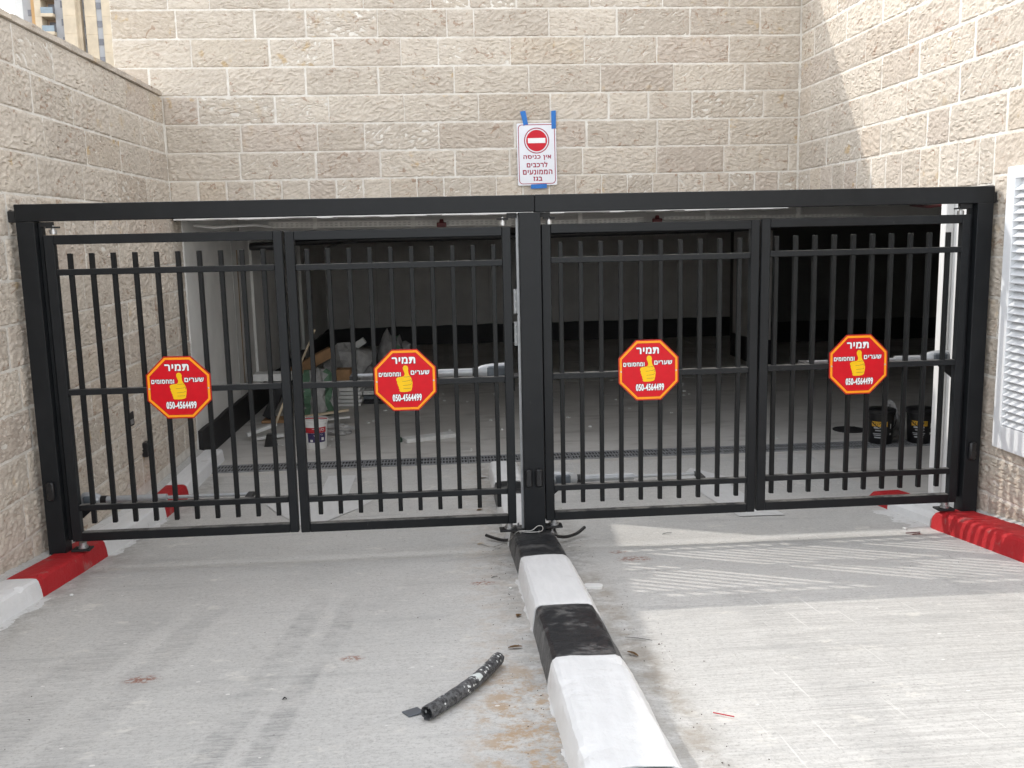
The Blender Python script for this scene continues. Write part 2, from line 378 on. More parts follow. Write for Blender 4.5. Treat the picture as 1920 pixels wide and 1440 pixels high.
def ring_prism(bm, outer, inner, y0, y1):
    n = len(outer)
    fo = [bm.verts.new((x, y0, z)) for x, z in outer]; fi = [bm.verts.new((x, y0, z)) for x, z in inner]
    bo = [bm.verts.new((x, y1, z)) for x, z in outer]; bi = [bm.verts.new((x, y1, z)) for x, z in inner]
    for i in range(n):
        j = (i+1) % n
        bm.faces.new((fo[i], fo[j], fi[j], fi[i])); bm.faces.new((bo[j], bo[i], bi[i], bi[j]))
        bm.faces.new((fo[j], fo[i], bo[i], bo[j])); bm.faces.new((fi[i], fi[j], bi[j], bi[i]))

def tube_bm(bm, pts, rad, seg=10, cap=True):
    pts = [Vector(p) for p in pts]; rings = []
    rads = rad if isinstance(rad, (list, tuple)) else [rad]*len(pts)
    for i, p in enumerate(pts):
        d = (pts[min(i+1, len(pts)-1)]-pts[max(i-1, 0)]).normalized()
        a = Vector((0, 0, 1)) if abs(d.z) < 0.9 else Vector((1, 0, 0))
        u = d.cross(a).normalized(); w = u.cross(d).normalized()
        rings.append([bm.verts.new(p+(u*math.cos(t)+w*math.sin(t))*rads[i]) for t in [2*math.pi*k/seg for k in range(seg)]])
    for a, b in zip(rings, rings[1:]):
        for k in range(seg): bm.faces.new((a[k], a[(k+1) % seg], b[(k+1) % seg], b[k]))
    if cap: bm.faces.new(rings[0][::-1]); bm.faces.new(rings[-1])

def lathe_bm(bm, prof, seg=24, c=(0, 0, 0), axis='Z'):
    rings = []
    for r, h in prof:
        ring = []
        for k in range(seg):
            t = 2*math.pi*k/seg
            if axis == 'Z': v = (c[0]+r*math.cos(t), c[1]+r*math.sin(t), c[2]+h)
            else: v = (c[0]+r*math.cos(t), c[1]+h, c[2]+r*math.sin(t))
            ring.append(bm.verts.new(v))
        rings.append(ring)
    for a, b in zip(rings, rings[1:]):
        for k in range(seg): bm.faces.new((a[k], a[(k+1) % seg], b[(k+1) % seg], b[k]))
    if prof[0][0] > 1e-6: bm.faces.new(rings[0][::-1])
    if prof[-1][0] > 1e-6: bm.faces.new(rings[-1])

def bm_mesh(bm, name, material, smooth=False, sharp=40):
    bmesh.ops.recalc_face_normals(bm, faces=bm.faces[:])
    me = bpy.data.meshes.new(name); bm.to_mesh(me); bm.free()
    me.materials.append(material)
    if smooth:
        for p in me.polygons: p.use_smooth = True
        try: me.set_sharp_from_angle(angle=R(sharp))
        except Exception: pass
    return me

def link(name, me, parent=None, loc=(0, 0, 0), rz=0.0):
    o = bpy.data.objects.new(name, me); COL.objects.link(o)
    o.location = loc; o.rotation_euler = (0, 0, rz)
    if parent is not None: o.parent = parent
    return o

def part(name, bm, material, parent=None, smooth=False, loc=(0, 0, 0), rz=0.0):
    return link(name, bm_mesh(bm, name, material, smooth), parent, loc, rz)

def tag(o, label, cat, group=None):
    o['label'] = label; o['category'] = cat
    if group: o['group'] = group
    return o

def thing(name, label, cat, loc=(0, 0, 0), group=None, rz=0.0):
    o = bpy.data.objects.new(name, None); COL.objects.link(o)
    o.empty_display_size = 0.1; o.location = loc; o.rotation_euler = (0, 0, rz)
    return tag(o, label, cat, group)

def struct(o):
    o['kind'] = 'structure'; return o

def NB(): return bmesh.new()

def text_mesh(body, w, h, material, weight=0.0, name='lettering', spread=1.12):
    """lettering lying in XZ, centred on the origin, facing -Y; weight = stroke thickening in font units"""
    cu = bpy.data.curves.new('lettering_curve', 'FONT'); cu.body = body; cu.space_character = spread
    o = bpy.data.objects.new('lettering_tmp', cu); COL.objects.link(o)
    dg = bpy.context.evaluated_depsgraph_get()
    me = bpy.data.meshes.new_from_object(o.evaluated_get(dg))
    bpy.data.objects.remove(o); bpy.data.curves.remove(cu)
    xs = [v.co.x for v in me.vertices]; ys = [v.co.y for v in me.vertices]
    cx, cy = (min(xs)+max(xs))/2, (min(ys)+max(ys))/2
    sx, sy = w/(max(xs)-min(xs)), h/(max(ys)-min(ys))
    V = [((v.co.x-cx)*sx, (v.co.y-cy)*sy) for v in me.vertices]; F = [tuple(p.vertices) for p in me.polygons]
    bpy.data.meshes.remove(me)
    shifts = [(0, 0)]
    if weight: shifts += [(weight*math.cos(a), weight*math.sin(a)) for a in [math.pi*k/4 for k in range(8)]]
    vs, fs = [], []
    for i, (dx, dz) in enumerate(shifts):
        n0 = len(vs); vs += [(x+dx, -0.00003*i, z+dz) for x, z in V]; fs += [tuple(n0+k for k in f) for f in F]
    me = bpy.data.meshes.new(name); me.from_pydata(vs, [], fs); me.update()
    me.materials.append(material)
    return me

# ------------------------------------------------------------------ site constants
XL, XR, DB, Z0 = -2.4665, 3.4445, 3.360, 2.5524
def gz(y):
    if y < -0.15: return 0.045-0.115*y
    if y < 1.7:  return 0.045-0.105*y if y > 0.15 else 0.045-0.11*y
    if y < 2.1:
        t = (y-1.7)/0.4; a = 0.045-0.105*1.7
        return a*(1-t)+(-0.145)*t
    return -0.145

# ------------------------------------------------------------------ ground, ramp, garage floor
bm = NB()
for (x0, y0, x1, y1) in ((-900, -900, 900, 900),):
    vs = [bm.verts.new(p) for p in ((x0, y0, -0.6), (x1, y0, -0.6), (x1, y1, -0.6), (x0, y1, -0.6))]; bm.faces.new(vs)
struct(part('ground', bm, EARTH))

bm = NB()
ys = [-9+0.15*i for i in range(int((3.05+9)/0.15)+1)]
xs = [XL-0.03+(XR+0.06-XL)*i/24 for i in range(25)]
rnd = random.Random(3)
grid = [[bm.verts.new((x, y, gz(y)+0.004*math.sin(x*2.1+y*1.3)*min(1, abs(y)/2.0)*(1 if y < -0.5 else 0.3))) for x in xs] for y in ys]
for a, b in zip(grid, grid[1:]):
    for i in range(len(xs)-1): bm.faces.new((a[i], a[i+1], b[i+1], b[i]))
struct(part('driveway', bm, CONCRETE, smooth=True))

bm = NB()
yl = ys[-1]
lo_hi(bm, (-3.2, yl, -0.35), (12.3, 13.8, -0.1455))
lo_hi(bm, (XR+0.03, 0.62, -0.35), (12.3, yl-0.002, -0.1465))
struct(part('garage_floor', bm, GFLOOR))

bm = NB()
zb = gz(-9)
lo_hi(bm, (-25, -40, -0.59), (25, -9.002, zb-0.004))
struct(part('street', bm, STREETM))

# ------------------------------------------------------------------ stone walls
stone_cache = {}
def stone_mesh(L, H, v):
    """a block with a chiselled face: real hollows between the tool strokes, a narrow drafted margin"""
    L = round(L/0.02)*0.02
    key = (round(L, 3), round(H, 3), v)
    if key in stone_cache: return stone_cache[key]
    rr = random.Random(int(L*1000)*7+int(H*1000)*3+v*101)
    bm = NB()
    nx, nz = max(6, int(L/0.0095)), max(6, int(H/0.0088))
    off = Vector((rr.uniform(0, 50), rr.uniform(0, 50), rr.uniform(0, 50)))
    ang = rr.uniform(-0.55, 0.55); ca, sa = math.cos(ang), math.sin(ang)
    amp = rr.uniform(0.0048, 0.0078); fq = rr.uniform(0.8, 1.25)
    mar = [rr.choice((0.006, 0.012, 0.022)) for _ in range(4)]
    g = []
    for j in range(nz+1):
        row = []
        for i in range(nx+1):
            x = -L/2+L*i/nx; z = -H/2+H*j/nz
            u, w = x*ca+z*sa, -x*sa+z*ca
            p = Vector((u*19*fq, 0, w*44*fq))+off
            p2 = p+Vector((mn.noise(p*0.5), 0, mn.noise(p*0.5+Vector((9, 9, 9)))))*0.9
            h = 1-2*abs(mn.noise(p2))*1.6
            h += 0.55*mn.noise(Vector((u*45, 3, w*75))+off)+0.7*mn.noise(Vector((x*7, 5, z*9))+off)
            e = min(1, (x+L/2)/mar[0], (L/2-x)/mar[1], (z+H/2)/mar[2], (H/2-z)/mar[3])
            e = max(0, e)
            y = min(0.0035, 0.001-amp*h*e-0.001*e)
            if i in (0, nx) or j in (0, nz): y = 0.0062+rr.uniform(-0.0008, 0.0008)
            row.append(bm.verts.new((x+(rr.uniform(-0.0012, 0.0012)), y, z+rr.uniform(-0.0012, 0.0012))))
        g.append(row)
    for A, B in zip(g, g[1:]):
        for i in range(nx): bm.faces.new((A[i], A[i+1], B[i+1], B[i]))
    rim = g[0][:]+[r_[-1] for r_ in g[1:]]+g[-1][-2::-1]+[r_[0] for r_ in g[-2:0:-1]]
    back = [bm.verts.new((v_.co.x, 0.04, v_.co.z)) for v_ in rim]
    n = len(rim)
    for i in range(n): bm.faces.new((rim[i], back[i], back[(i+1) % n], rim[(i+1) % n]))
    stone_cache[key] = bm_mesh(bm, 'stone', STONE, True)
    return stone_cache[key]

GAP = 0.011
def lay(parent, joints, z0, z1, place):
    """joints: positions along the wall, one stone between each pair"""
    for a, b in zip(joints, joints[1:]):
        L = round((b-a-GAP)/0.02)*0.02 if False else round(b-a-GAP, 3)
        if L < 0.03: continue
        me = stone_mesh(L, z1-z0-GAP, random.randint(0, 3))
        loc, rz = place((a+b)/2, (z0+z1)/2, random.uniform(-0.002, 0.002))
        o = link('stone', me, parent, loc, rz)
        o.rotation_euler = (0, math.pi if random.random() < 0.5 else 0.0, rz)

def fill(a, b, rr, step=0.69):
    """random running joints from a to b, both included"""
    js = [a]; p = a+rr.uniform(0.2, step)
    while p < b-0.12:
        js.append(p); p += step if rr.random() < 0.72 else rr.uniform(0.26, 0.6)
    js.append(b); return js

def with_known(a, b, known, rr, step=0.69):
    known = sorted(k for k in known if a+0.08 < k < b-0.06)
    if not known: return fill(a, b, rr, step)
    js = list(known)
    while js[0]-a > step+0.12: js.insert(0, js[0]-(step if rr.random() < 0.75 else rr.uniform(0.3, 0.6)))
    while b-js[-1] > step+0.12: js.append(js[-1]+(step if rr.random() < 0.75 else rr.uniform(0.3, 0.6)))
    return [a]+js+[b]

WALLBACK = -4.6   # the ramp walls run on past the camera's sides
# --- left wall
lw = thing('stone_wall', 'rough limestone ramp wall with thin coping, left of the black gate, in shade', 'wall', (XL, 0, 0))
bm = NB(); lo_hi(bm, (XL-0.36, WALLBACK, -0.58), (XL-0.0045, 3.70, 3.30)); part('mortar_core', bm, MORTAR, lw, loc=(-XL, 0, 0))
known = {3: (0.32, 0.91, 1.592, 2.342, 2.951), 2: (0.521, 1.181, 1.907, 2.642), 1: (0.655, 1.366, 2.106, 2.837),
         0: (0.501, 1.252, 1.952, 2.706), -1: (0.017,)}
rr = random.Random(11)
def pl(y, z, d): return ((0.0+d, y, z), math.pi/2)
k = 3
for k in range(3, -10, -1):
    z1 = Z0+0.25*k; z0 = z1-0.25
    if z1 < -0.02: break
    # ground rises towards the camera: leave out courses that are buried
    end = 3.70
    start = WALLBACK+0.01
    if z1 < gz(start): start = max(start, -(z1-0.045)/0.115-0.3)
    js = with_known(start, end if k < 2 else DB+0.0, known.get(k, ()), rr, 0.70)
    lay(lw, js, z0, z1, pl)
# coping
ck = fill(WALLBACK+0.01, DB-0.05, rr, 0.9)
for a, b in zip(ck, ck[1:]):
    bm = NB()
    n = 7
    rngl = random.Random(int(a*1000))
    L = b-a-0.008
    secs = []
    for i in range(n):
        x = -L/2+L*i/(n-1)
        j = lambda s=0.006: rngl.uniform(-s, s)
        secs.append([bm.verts.new(p) for p in ((x, -0.022+j(), 0.0), (x, -0.024+j(), 0.036+j(0.004)), (x, 0.40, 0.040+j(0.002)), (x, 0.40, 0.0))])
    for A, B in zip(secs, secs[1:]):
        for i in range(4): bm.faces.new((A[i], A[(i+1) % 4], B[(i+1) % 4], B[i]))
    bm.faces.new(secs[0]); bm.faces.new(secs[-1][::-1])
    part('coping_stone', bm, STONE, lw, loc=(0, (a+b)/2, 3.304), rz=math.pi/2)

# --- back wall over the garage mouth
BX0, BTOP = -2.862, Z0+0.25*8+0.06
bw = thing('stone_wall', 'tall limestone block wall above the garage mouth, behind the gate', 'wall', (0, DB, 0))
bm = NB(); lo_hi(bm, (BX0+0.004, DB+0.0045, 2.236), (XR+0.38, DB+0.42, BTOP)); part('mortar_core', bm, MORTAR, bw, loc=(0, -DB, 0))
bm = NB(); 
for i in range(40):
    x = BX0+0.42+i*0.145
    lo_hi(bm, (x, DB-0.003+random.uniform(-0.004, 0.002), 2.205+random.uniform(-0.006, 0.004)), (x+0.146, DB+0.41, 2.2358))
part('lintel_edge', bm, PLASTERW, bw, loc=(0, -DB, 0))
rowsB = {6: [-2.352, -1.988, -1.286, -0.62, -0.018, 0.331, 0.765, 1.444, 2.125, 2.749], 5: [-2.294, -1.603, -1.143, -0.502, 0.122, 0.375, 1.057, 1.696, 2.382, 3.046],
         4: [-2.181, -1.486, -0.908, -0.305, 0.04, 0.702, 1.385, 2.071, 2.755], 3: [-2.567, -1.868, -1.176, -0.515, 0.178, 0.864, 1.543, 2.224, 2.907],
         2: [-2.156, -1.459, -0.977, -0.291, 0.393, 1.064, 1.612, 1.991, 2.409, 3.092], 1: [-1.782, -1.092, -0.664, 0.019, 0.725, 1.403, 2.078, 2.766],
         0: [-1.813, -1.12, -0.528, 0.16, 0.674, 1.365, 2.069, 2.718, 3.348],
         -1: [-2.2, -1.945, -1.694, -1.446, -1.193, -0.948, -0.693, -0.447, -0.199, 0.05, 0.299, 0.54, 0.791, 1.049, 1.292, 1.542, 1.787, 2.033, 2.28, 2.529, 2.773, 3.018, 3.258]}
def pb(x, z, d): return ((x, d, z), 0.0)
for k in range(-1, 8):
    z0 = Z0+0.25*k; z1 = z0+0.25
    x0 = BX0 if k >= 3 else XL+0.006
    js = [x0]+[v for v in rowsB.get(k, []) if v > x0+0.1]+[XR-0.004] if k in rowsB else fill(x0, XR-0.004, rr)
    lay(bw, js, z0, z1, pb)

# --- right wall: full height in front of the gate, a lintel band over the open side behind it
rw = thing('stone_wall', 'sunlit limestone block wall rising right of the gate, with a slanting shadow', 'wall', (XR, 0, 0))
bm = NB(); lo_hi(bm, (XR+0.0045, WALLBACK, -0.58), (XR+0.40, 0.08, 2.2468)); part('mortar_core', bm, MORTAR, rw, loc=(-XR, 0, 0))
bm = NB(); lo_hi(bm, (XR+0.0045, WALLBACK, 2.247), (XR+0.40, DB+0.003, BTOP)); part('mortar_core', bm, MORTAR, rw, loc=(-XR, 0, 0))
def prr(y, z, d): return ((d, y, z), -math.pi/2)
rowsR = {0: (1.653, 0.934, 0.635, -0.021), 1: (2.679, 1.975, 1.248, 0.539), 2: (3.085, 1.67, 1.09, 0.374), 3: (2.681, 1.977, 1.268, 0.571),
         4: (3.036, 2.35, 1.69), -1: (2.815, 2.554, 2.309, 2.056, 1.8, 1.541, 1.283, 1.019, 0.744, 0.504, 0.262, 0.083)}
for k in range(-10, 8):
    z0 = Z0+0.25*k; z1 = z0+0.25
    if z1 < 0.02: continue
    if k == -1:
        js = with_known(WALLBACK+0.01, 3.36, (), rr) if False else None
        a = fill(WALLBACK+0.01, 0.083, rr)
        lay(rw, a, z0, z1, prr)
        lay(rw, sorted(rowsR[-1])+[3.06, 3.355], z0-0.055, z1, prr)
    elif k < -1:
        start = WALLBACK+0.01
        if z1 < gz(start): start = max(start, -(z1-0.045)/0.115-0.3)
        lay(rw, fill(start, 0.075, rr), z0, z1, prr)
    else:
        lay(rw, with_known(WALLBACK+0.01, 3.355, rowsR.get(k, ()), rr, 0.70), z0, z1, prr)

# ------------------------------------------------------------------ underground garage shell
gar = thing('garage', 'dark concrete garage interior with grey walls and black skirting beyond the gate', 'garage', (0, 3.4, -0.145))
G0 = (0, -3.4, 0.145)
def gpart(name, bm, m, smooth=False): return part(name, bm, m, gar, smooth, G0)
# left wall runs slightly inwards
def slab_between(bm, p0, p1, thick, z0, z1, top1=None):
    p0, p1 = Vector(p0), Vector(p1); d = (p1-p0).normalized(); nrm = Vector((-d.y, d.x))
    q0, q1 = p0+nrm*thick, p1+nrm*thick
    t0, t1 = z1, (top1 if top1 is not None else z1)
    v = [bm.verts.new((p.x, p.y, z)) for p, z in ((p0, z0), (p1, z0), (q1, z0), (q0, z0), (p0, t0), (p1, t1), (q1, t1), (q0, t0))]
    for f in ((0, 1, 2, 3), (4, 5, 6, 7), (0, 1, 5, 4), (1, 2, 6, 5), (2, 3, 7, 6), (3, 0, 4, 7)): bm.faces.new([v[i] for i in f])
FY = 13.45
GL0, GL1 = Vector((XL+0.01, 3.703)), Vector((-2.30, FY+0.02))
def gl(t): return GL0.lerp(GL1, t)
def gy_t(y): return (y-GL0.y)/(GL1.y-GL0.y)
gd = (GL1-GL0).normalized(); gn = Vector((gd.y, -gd.x))
bm = NB(); slab_between(bm, GL0, GL1, 0.5, -0.3, 2.5); gpart('left_wall', bm, PLASTER)
for y0, y1, dp in ((6.55, 7.6, 0.035), (10.2, 10.6, 0.05)):
    bm = NB(); slab_between(bm, gl(gy_t(y0))+gn*dp, gl(gy_t(y1))+gn*dp, dp-0.001, -0.14, 2.3); gpart('pilaster_or_shade_step', bm, PLASTER)
bm = NB(); slab_between(bm, gl(gy_t(5.62))+gn*0.006, gl(gy_t(5.65))+gn*0.006, 0.005, 0.2, 2.3); gpart('joint_strip', bm, PLASTERD)
bm = NB(); slab_between(bm, gl(gy_t(5.85))+gn*0.003, gl(gy_t(5.90))+gn*0.003, 0.002, 0.3, 1.9); gpart('rust_stain', bm, RUSTY)
# bitumen skirting, brushed on by hand: the top edge wanders
def skirt(p0, p1, thick, h0, h1, n, seed):
    bm = NB(); p0, p1 = Vector(p0), Vector(p1); d = (p1-p0).normalized(); nr = Vector((-d.y, d.x)); rows = []
    for i in range(n+1):
        t = i/n; q = p0.lerp(p1, t); z = h0+(h1-h0)*t+0.022*mn.noise(Vector((t*n*0.35, seed, 0)))+0.012*mn.noise(Vector((t*n*1.7, seed, 4)))
        a_, b_ = q, q+nr*thick
        rows.append([bm.verts.new((a_.x, a_.y, -0.144)), bm.verts.new((a_.x, a_.y, z)), bm.verts.new((b_.x, b_.y, z)), bm.verts.new((b_.x, b_.y, -0.144))])
    for A, B in zip(rows, rows[1:]):
        for i in range(3): bm.faces.new((A[i], B[i], B[i+1], A[i+1]))
    bm.faces.new(rows[0]); bm.faces.new(rows[-1][::-1])
    gpart('skirting', bm, BITUMEN)
skirt(gl(0.0)+gn*0.045, gl(0.998)+gn*0.045, 0.044, 0.15, 0.22, 60, 1)
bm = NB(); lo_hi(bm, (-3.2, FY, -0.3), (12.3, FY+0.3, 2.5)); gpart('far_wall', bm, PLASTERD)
skirt((5.6, FY-0.03), (-2.3, FY-0.03), -0.029, 0.245, 0.225, 60, 2)
skirt((12.0, FY-0.03), (5.602, FY-0.03), -0.029, 0.25, 0.245, 40, 3)
for i in range(7):
    x = -1.3+i*1.12
    bm = NB(); lo_hi(bm, (x, FY-0.004, 0.3), (x+0.012, FY-0.0005, 2.3)); gpart('formwork_joint', bm, CEIL)
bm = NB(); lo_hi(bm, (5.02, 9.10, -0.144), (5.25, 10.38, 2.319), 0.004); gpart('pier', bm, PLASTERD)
skirt((4.99, 10.40), (4.99, 9.08), 0.029, 0.25, 0.25, 12, 4)
skirt((5.018, 9.08), (5.27, 9.08), 0.019, 0.25, 0.25, 6, 5)
bm = NB(); lo_hi(bm, (5.9, 12.0, -0.144), (11.99, FY-0.06, 2.3)); gpart('bay_wall', bm, BAYDARK)  # darkness of the deep bay is in this wall's colour
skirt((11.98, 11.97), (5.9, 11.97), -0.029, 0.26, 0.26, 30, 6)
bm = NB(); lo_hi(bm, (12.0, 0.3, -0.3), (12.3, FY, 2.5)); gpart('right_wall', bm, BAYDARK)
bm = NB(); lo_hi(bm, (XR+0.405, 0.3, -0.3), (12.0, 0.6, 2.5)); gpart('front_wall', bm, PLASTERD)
bm = NB(); lo_hi(bm, (-3.2, DB+0.425, 2.32), (12.3, FY+0.3, 2.6)); lo_hi(bm, (XR+0.405, 0.2, 2.321), (12.3, DB+0.4249, 2.6)); gpart('ceiling_slab', bm, CEIL)
bm = NB(); lo_hi(bm, (-2.40, 6.0, 2.10), (11.9, 6.3, 2.3195)); gpart('ceiling_beam', bm, PLASTERD)
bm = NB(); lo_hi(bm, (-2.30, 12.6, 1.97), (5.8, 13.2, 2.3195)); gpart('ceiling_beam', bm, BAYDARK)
for x in (0.0, 2.40, 4.80):
    bm = NB(); lo_hi(bm, (x, 8.4, -0.1455), (x+0.09, 13.3, -0.1415)); gpart('bay_line', bm, BAYLINE)
bm = NB(); lo_hi(bm, (0.0, 8.0, -0.1455), (4.9, 8.08, -0.1418)); gpart('bay_line', bm, BAYLINE)
wp = thing('pillar', 'white plastered pillar catching the sun, just behind the right gate post', 'pillar', (XR+0.2, 0.4, 0))
bm = NB(); lo_hi(bm, (XR+0.012, 0.081, -0.4), (XR+0.399, 0.71, 2.2465), 0.006); part('shaft', bm, PLASTERW, wp, loc=(-XR-0.2, -0.4, 0))

bm = NB(); lo_hi(bm, (XR-0.045, 0.53, -0.4), (XR+0.0115, 0.56, 2.246), 0.004); part('pilaster_or_shade_step', bm, PLASTERW, wp, loc=(-XR-0.2, -0.4, 0))  # added step: its unlit front face makes the shaded strip on the shaft
# floor drain
dr = thing('drain_channel', 'long dark slotted drain grate across the garage mouth', 'drain', (0, 3.28, -0.145))
bm = NB()
W = 0.5
for y in (-0.13, 0.13): lo_hi(bm, (0.003, y-0.018, 0.001), (W-0.003, y+0.018, 0.007))
lo_hi(bm, (0.003, -0.012, 0.001), (W-0.003, 0.012, 0.0065))
for i in range(17):
    x = 0.003+i*(W-0.018)/16
    lo_hi(bm, (x, -0.112, 0.001), (x+0.012, 0.112, 0.0063))
gm = bm_mesh(bm, 'grate_section', GRATEM)
bm = NB(); lo_hi(bm, (-2.3, -0.147, -0.02), (5.2, 0.147, 0.0015)); part('channel', bm, BLACKDULL, dr)
for i in range(15): link('grate_section', gm, dr, (-2.3+i*0.5, 0, 0))

mh = thing('manhole_cover', 'black round manhole cover on the garage floor', 'manhole', (4.32, 3.99, -0.145))
bm = NB(); lathe_bm(bm, [(0.17, 0.0), (0.17, 0.008), (0.155, 0.011), (0.0001, 0.011)], 32); part('rim', bm, BLACKDULL, mh, True)
bm = NB()
for i in range(6): lo_hi(bm, (-0.11, -0.10+i*0.04, 0.011), (0.11, -0.088+i*0.04, 0.014))
part('ribs', bm, BLACKDULL, mh)

# painted arrows
def flat_poly(name, pts, m, label, cat, group=None, dz=0.004):
    bm = NB()
    f = bm.faces.new([bm.verts.new((x, y, 0)) for x, y in pts])
    bmesh.ops.triangulate(bm, faces=[f])
    bmesh.ops.subdivide_edges(bm, edges=bm.edges[:], cuts=6, use_grid_fill=True)
    bmesh.ops.triangulate(bm, faces=bm.faces[:])
    for v in bm.verts: v.co.z = gz(v.co.y)+dz+0.0015
    o = part(name, bm, m); tag(o, label, cat, group); return o
flat_poly('road_arrow', [(-1.09, 2.85), (-1.09, 2.02), (-1.50, 1.96), (-1.02, 0.95), (-0.61, 1.99), (-0.85, 2.01), (-0.84, 2.83)], FLOORWHITE, 'worn white arrow painted on the floor behind the left gate leaves, pointing out', 'road marking')
flat_poly('road_arrow', [(2.08, 0.74), (2.41, 0.72), (2.40, 1.98), (2.62, 1.99), (2.22, 2.62), (1.90, 2.02), (2.08, 2.0)], FLOORWHITE, 'worn white arrow painted on the floor behind the right gate leaves, pointing in', 'road marking')

# ------------------------------------------------------------------ kerbs
def kerb_stone(parent, prof, y0, y1, m, seed, drift=lambda y: 0.0, end0=False, end1=False):
    """prof: (x, dz) outline from left foot over the top to right foot; the cast edges are chipped and uneven"""
    rk = random.Random(seed); bm = NB(); off = Vector((seed*3.7, seed*1.3, 0))
    n = max(4, int((y1-y0)/0.022)+1); secs = []
    cx = sum(p[0] for p in prof)/len(prof); ztop = max(p[1] for p in prof)
    for i in range(n):
        yb = y0+(y1-y0)*i/(n-1); sec = []
        ed = min(i, n-1-i)
        e = 0.5 if (end0 and i == 0) or (end1 and i == n-1) else (0.15 if (end0 and i == 1) or (end1 and i == n-2) else 0.0)
        for x, dz in prof:
            wob = 0.020*mn.noise(Vector((x*16, round(yb, 1)*5, dz*14)))+0.008*mn.noise(Vector((x*60, round(yb, 1)*5, dz*40)))
            y = yb+(wob if ed == 0 and not e else 0.0)
            q = Vector((x*9, y*9, dz*9))+off
            w = mn.noise(q)*0.0035+mn.noise(q*3.1)*0.0018
            corner = 1.0 if 0.6*ztop < dz < 0.985*ztop else 0.0
            chip = max(0.0, mn.noise(Vector((x*3, y*16, 7))+off)-0.28)*0.035*corner
            if e: x = cx+(x-cx)*(1-0.22*e); dz = dz*(1-0.5*e) if dz > 0 else dz
            if dz > 0: sec.append(bm.verts.new((x+w+(cx-x)*chip*4+drift(y), y, gz(y)+dz+w*0.8-chip-(0.0015 if ed == 0 else 0))))
            else: sec.append(bm.verts.new((x+drift(y), y, gz(y)+dz)))
        secs.append(sec)
    for A, B in zip(secs, secs[1:]):
        for i in range(len(prof)-1): bm.faces.new((A[i], A[i+1], B[i+1], B[i]))
    bm.faces.new(secs[0]); bm.faces.new(secs[-1][::-1])
    return link('kerb_stone', bm_mesh(bm, 'kerb_stone', m, True, 17), parent)

# left kerb, against the wall
lk = thing('kerb', 'white and red painted kerb along the left stone wall', 'kerb')
lp = [(XL+0.075, -0.05), (XL+0.075, 0.1125), (-2.33, 0.113), (-2.255, 0.113), (-2.236, 0.108), (-2.224, 0.095), (-2.214, 0.05), (-2.200, -0.05)]
segs = [(-4.5, -2.6, WHITEP), (-2.6, -1.6, WHITEP), (-1.6, -0.62, WHITEP), (-0.62, -0.13, REDP), (-0.13, 0.36, REDP), (0.36, 1.0, WHITEP), (1.0, 1.66, WHITEP), (1.66, 2.32, REDP), (2.32, 3.68, WHITEP)]
for i, (a, b, m) in enumerate(segs): kerb_stone(lk, lp, a+0.0008, b-0.0008, m, i+1)
bm = NB()
rows = []
for i in range(60):
    y = -4.5+i*(8.18/59)
    rows.append([bm.verts.new((XL-0.002, y, gz(y)+0.118)), bm.verts.new((XL+0.076, y, gz(y)+0.102)), bm.verts.new((XL+0.076, y, gz(y)-0.05))])
for A, B in zip(rows, rows[1:]):
    for i in range(2): bm.faces.new((A[i], A[i+1], B[i+1], B[i]))
part('mortar_haunch', bm, CONCRETE, lk)

# right kerb
rk_ = thing('kerb', 'bright red painted kerb at the foot of the sunlit right wall', 'kerb')
rp = [(3.160, -0.05), (3.172, 0.06), (3.182, 0.103), (3.194, 0.118), (3.215, 0.126), (3.30, 0.128), (3.39, 0.127), (3.39, -0.05)]
for i, (a, b, m) in enumerate([(-4.5, -2.4, WHITEP), (-2.4, -1.25, REDP), (-1.25, -0.28, REDP), (-0.28, 0.135, REDP)]):
    kerb_stone(rk_, rp, a+0.0008, b-0.0008, m, i+30, end1=(b == 0.135))
for i, (a, b, m) in enumerate([(0.18, 0.78, WHITEP), (0.782, 1.12, REDP)]):
    kerb_stone(rk_, [(3.19, -0.05), (3.20, 0.05), (3.235, 0.085), (3.42, 0.09), (3.42, -0.05)], a, b, m, i+40, end1=(i == 1))
bm = NB(); rows = []
for i in range(34):
    y = -4.5+i*(4.55/33)
    rows.append([bm.verts.new((3.386, y, gz(y)-0.05)), bm.verts.new((3.386, y, gz(y)+0.108)), bm.verts.new((XR+0.003, y, gz(y)+0.13))])
for A, B in zip(rows, rows[1:]):
    for i in range(2): bm.faces.new((A[i], A[i+1], B[i+1], B[i]))
part('mortar_haunch', bm, CONCRETE, rk_)

# centre kerb: black and white
ck_ = thing('kerb', 'black and white painted kerb running down the middle of the ramp', 'kerb')
def drift(y): return 0.0 if y > -0.6 else 0.0135*(y+0.6)
cp = [(0.364, -0.05), (0.374, 0.03), (0.383, 0.098), (0.390, 0.113), (0.405, 0.122), (0.46, 0.1245), (0.52, 0.125), (0.58, 0.124), (0.628, 0.121), (0.647, 0.112), (0.660, 0.094), (0.688, 0.045), (0.724, -0.03)]
cs = [(-5.4, -4.3, BLACKP), (-4.3, -3.31, BLACKP), (-3.31, -2.37, WHITEP), (-2.37, -1.665, BLACKP), (-1.665, -0.67, WHITEP), (-0.67, 0.12, BLACKP), (0.12, 0.80, WHITEP), (0.80, 1.42, WHITEP), (1.42, 1.95, BLACKP), (1.95, 2.72, WHITEP)]
for i, (a, b, m) in enumerate(cs):
    gap = 0.001
    prof = cp if m is WHITEP else [(x+(0.004 if x < 0.5 else -0.004), z-0.003 if z > 0 else z) for x, z in cp]
    if a >= 0.8: prof = [(x if x < 0.55 else x-0.03, z) for x, z in prof]
    kerb_stone(ck_, prof, a+gap, b-gap, m, 60+i, drift, end1=(b == 2.72))

